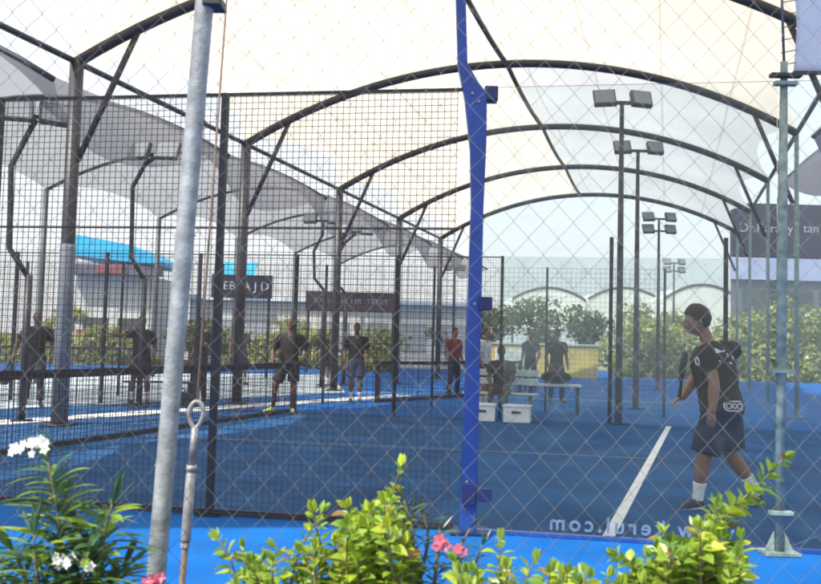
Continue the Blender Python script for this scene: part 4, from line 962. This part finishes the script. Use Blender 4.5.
# dull thin leaved plant with pink flowers
def flower(root, p, n_, r, m, name='flower'):
    fb = MB(); n_ = Vector(n_).normalized(); x = n_.cross(Vector((0, 0, 1))).normalized(); y = n_.cross(x); a0 = RG.uniform(0, 6)
    for k in range(5):
        a = a0+k*2*math.pi/5; d = x*math.cos(a)+y*math.sin(a); leaf(fb, p+d*r*.1, d+n_*.35, n_, r, r*.75, .1)
    fb.build(name, m, root)
def oleander(label, gx, shoots, Y, lf, ln, flowers, fm, name, cat='shrub', wd=.012, dens=.016, whorl=3, spread=1.0, mats=None):
    g = base(gx, Y); root = thing(name, label, cat, g); st, fo = MB(), MB()
    for pts in shoots:
        pp = [P(a, b_, Y+c) for a, b_, c in pts]; low_ = Vector((g.x+(pp[0].x-g.x)*.4, g.y, .02)); st.tube([low_, low_.lerp(pp[0], .5), pp[0]], [.009, .008, .0065], 7)
        shoot(st, fo, pp, ln, wd, dens, whorl=whorl, spread=spread, droop=.22, r=.0055, mis=(0, 0, 1))
    st.build('stem', M['stem'], root, True); fo.build('foliage', [M[lf], M['leaf_lime'] if lf == 'leaf_ole' else M[lf]], root)
    for (a, b_, c, r_) in flowers:
        flower(root, P(a, b_, Y+c), (RG.uniform(-.5, .5), -1, RG.uniform(.1, .7)), r_, fm)
    return root
fl = []
for cx_, cy_, n_, sp_ in ((22, 447, 8, 11), (40, 443, 9, 12), (66, 562, 9, 10), (90, 567, 5, 6)):
    for k in range(n_): fl.append((cx_+RG.uniform(-sp_, sp_), cy_+RG.uniform(-sp_*.6, sp_*.6), RG.uniform(-.10, -.03), RG.uniform(.008, .0115)))
ole = [[(62, 640, 0), (58, 570, 0), (58, 515, 0), (48, 462, 0)], [(60, 640, .04), (30, 590, .04), (18, 560, .03), (6, 540, .03)], [(80, 640, 0), (95, 580, 0), (105, 530, .0), (112, 505, 0)], [(75, 640, -.05), (78, 600, -.05), (85, 570, -.05), (88, 552, -.05)], [(50, 640, -.05), (40, 600, -.05), (36, 565, -.05), (34, 535, -.05)], [(95, 640, .05), (100, 600, .05), (92, 560, .05), (80, 530, .05)], [(20, 640, .05), (12, 610, .05), (4, 585, .05), (-6, 565, .05)], [(58, 640, .06), (66, 590, .06), (62, 545, .06), (66, 500, .06)], [(110, 640, .02), (118, 610, .02), (116, 585, .02), (122, 570, .02)]]
oleander('dark oleander with long narrow leaves and white flowers, bottom left corner', 60, ole, 1.66, 'leaf_ole', .105, fl, M['petal_w'], 'oleander_bush', dens=.0115, wd=.0155)
pf = [(440, 540, -.06, .014), (446, 545, -.06, .013), (437, 546, -.06, .012), (458, 549, -.05, .012), (463, 552, -.05, .010)]
dul = [[(420, 640, 0), (416, 580, 0), (412, 530, 0), (404, 500, 0)], [(430, 640, 0), (434, 590, 0), (438, 550, 0), (440, 530, 0)], [(445, 640, 0), (455, 590, 0), (458, 555, 0), (470, 528, 0)], [(410, 640, .05), (420, 580, .05), (428, 540, .05), (424, 515, .05)], [(460, 640, .03), (470, 600, .03), (474, 570, .03), (482, 545, .03)], [(400, 640, .06), (405, 590, .06), (400, 550, .06), (414, 512, .06)]]
oleander('dull grey green narrow leaved plant with pink flowers below the blue post', 435, dul, 1.74, 'leaf_dull', .058, pf, M['petal_p'], 'flowering_shrub', wd=.008, dens=.014)
ff_ = [(152, 579, 0, .012), (160, 577, 0, .011), (146, 583, 0, .011), (157, 585, .0, .012)]
oleander('small plant with red pink flower at the foot of the pipe post', 152, [[(153, 640, 0), (153, 615, 0), (152, 600, 0), (153, 586, 0)]], 1.62, 'leaf_dull', .035, ff_, M['petal_p'], 'flowering_plant', 'plant', wd=.007)

# ------------------------------------------------------------------ the hazy air
hm = bpy.data.materials.new('hazy_air'); hm.use_nodes = True; t = hm.node_tree; t.nodes.remove(t.nodes['Principled BSDF'])
pv = t.nodes.new('ShaderNodeVolumePrincipled'); pv.inputs['Color'].default_value = (.93, .95, .96, 1); pv.inputs['Density'].default_value = .0022; pv.inputs['Anisotropy'].default_value = .2
t.links.new(pv.outputs[0], t.nodes['Material Output'].inputs['Volume'])
b = MB(); b.box((-120, -40, -1.2), (120, 110, 14)); tag(b.build('haze', hm), kind='stuff')
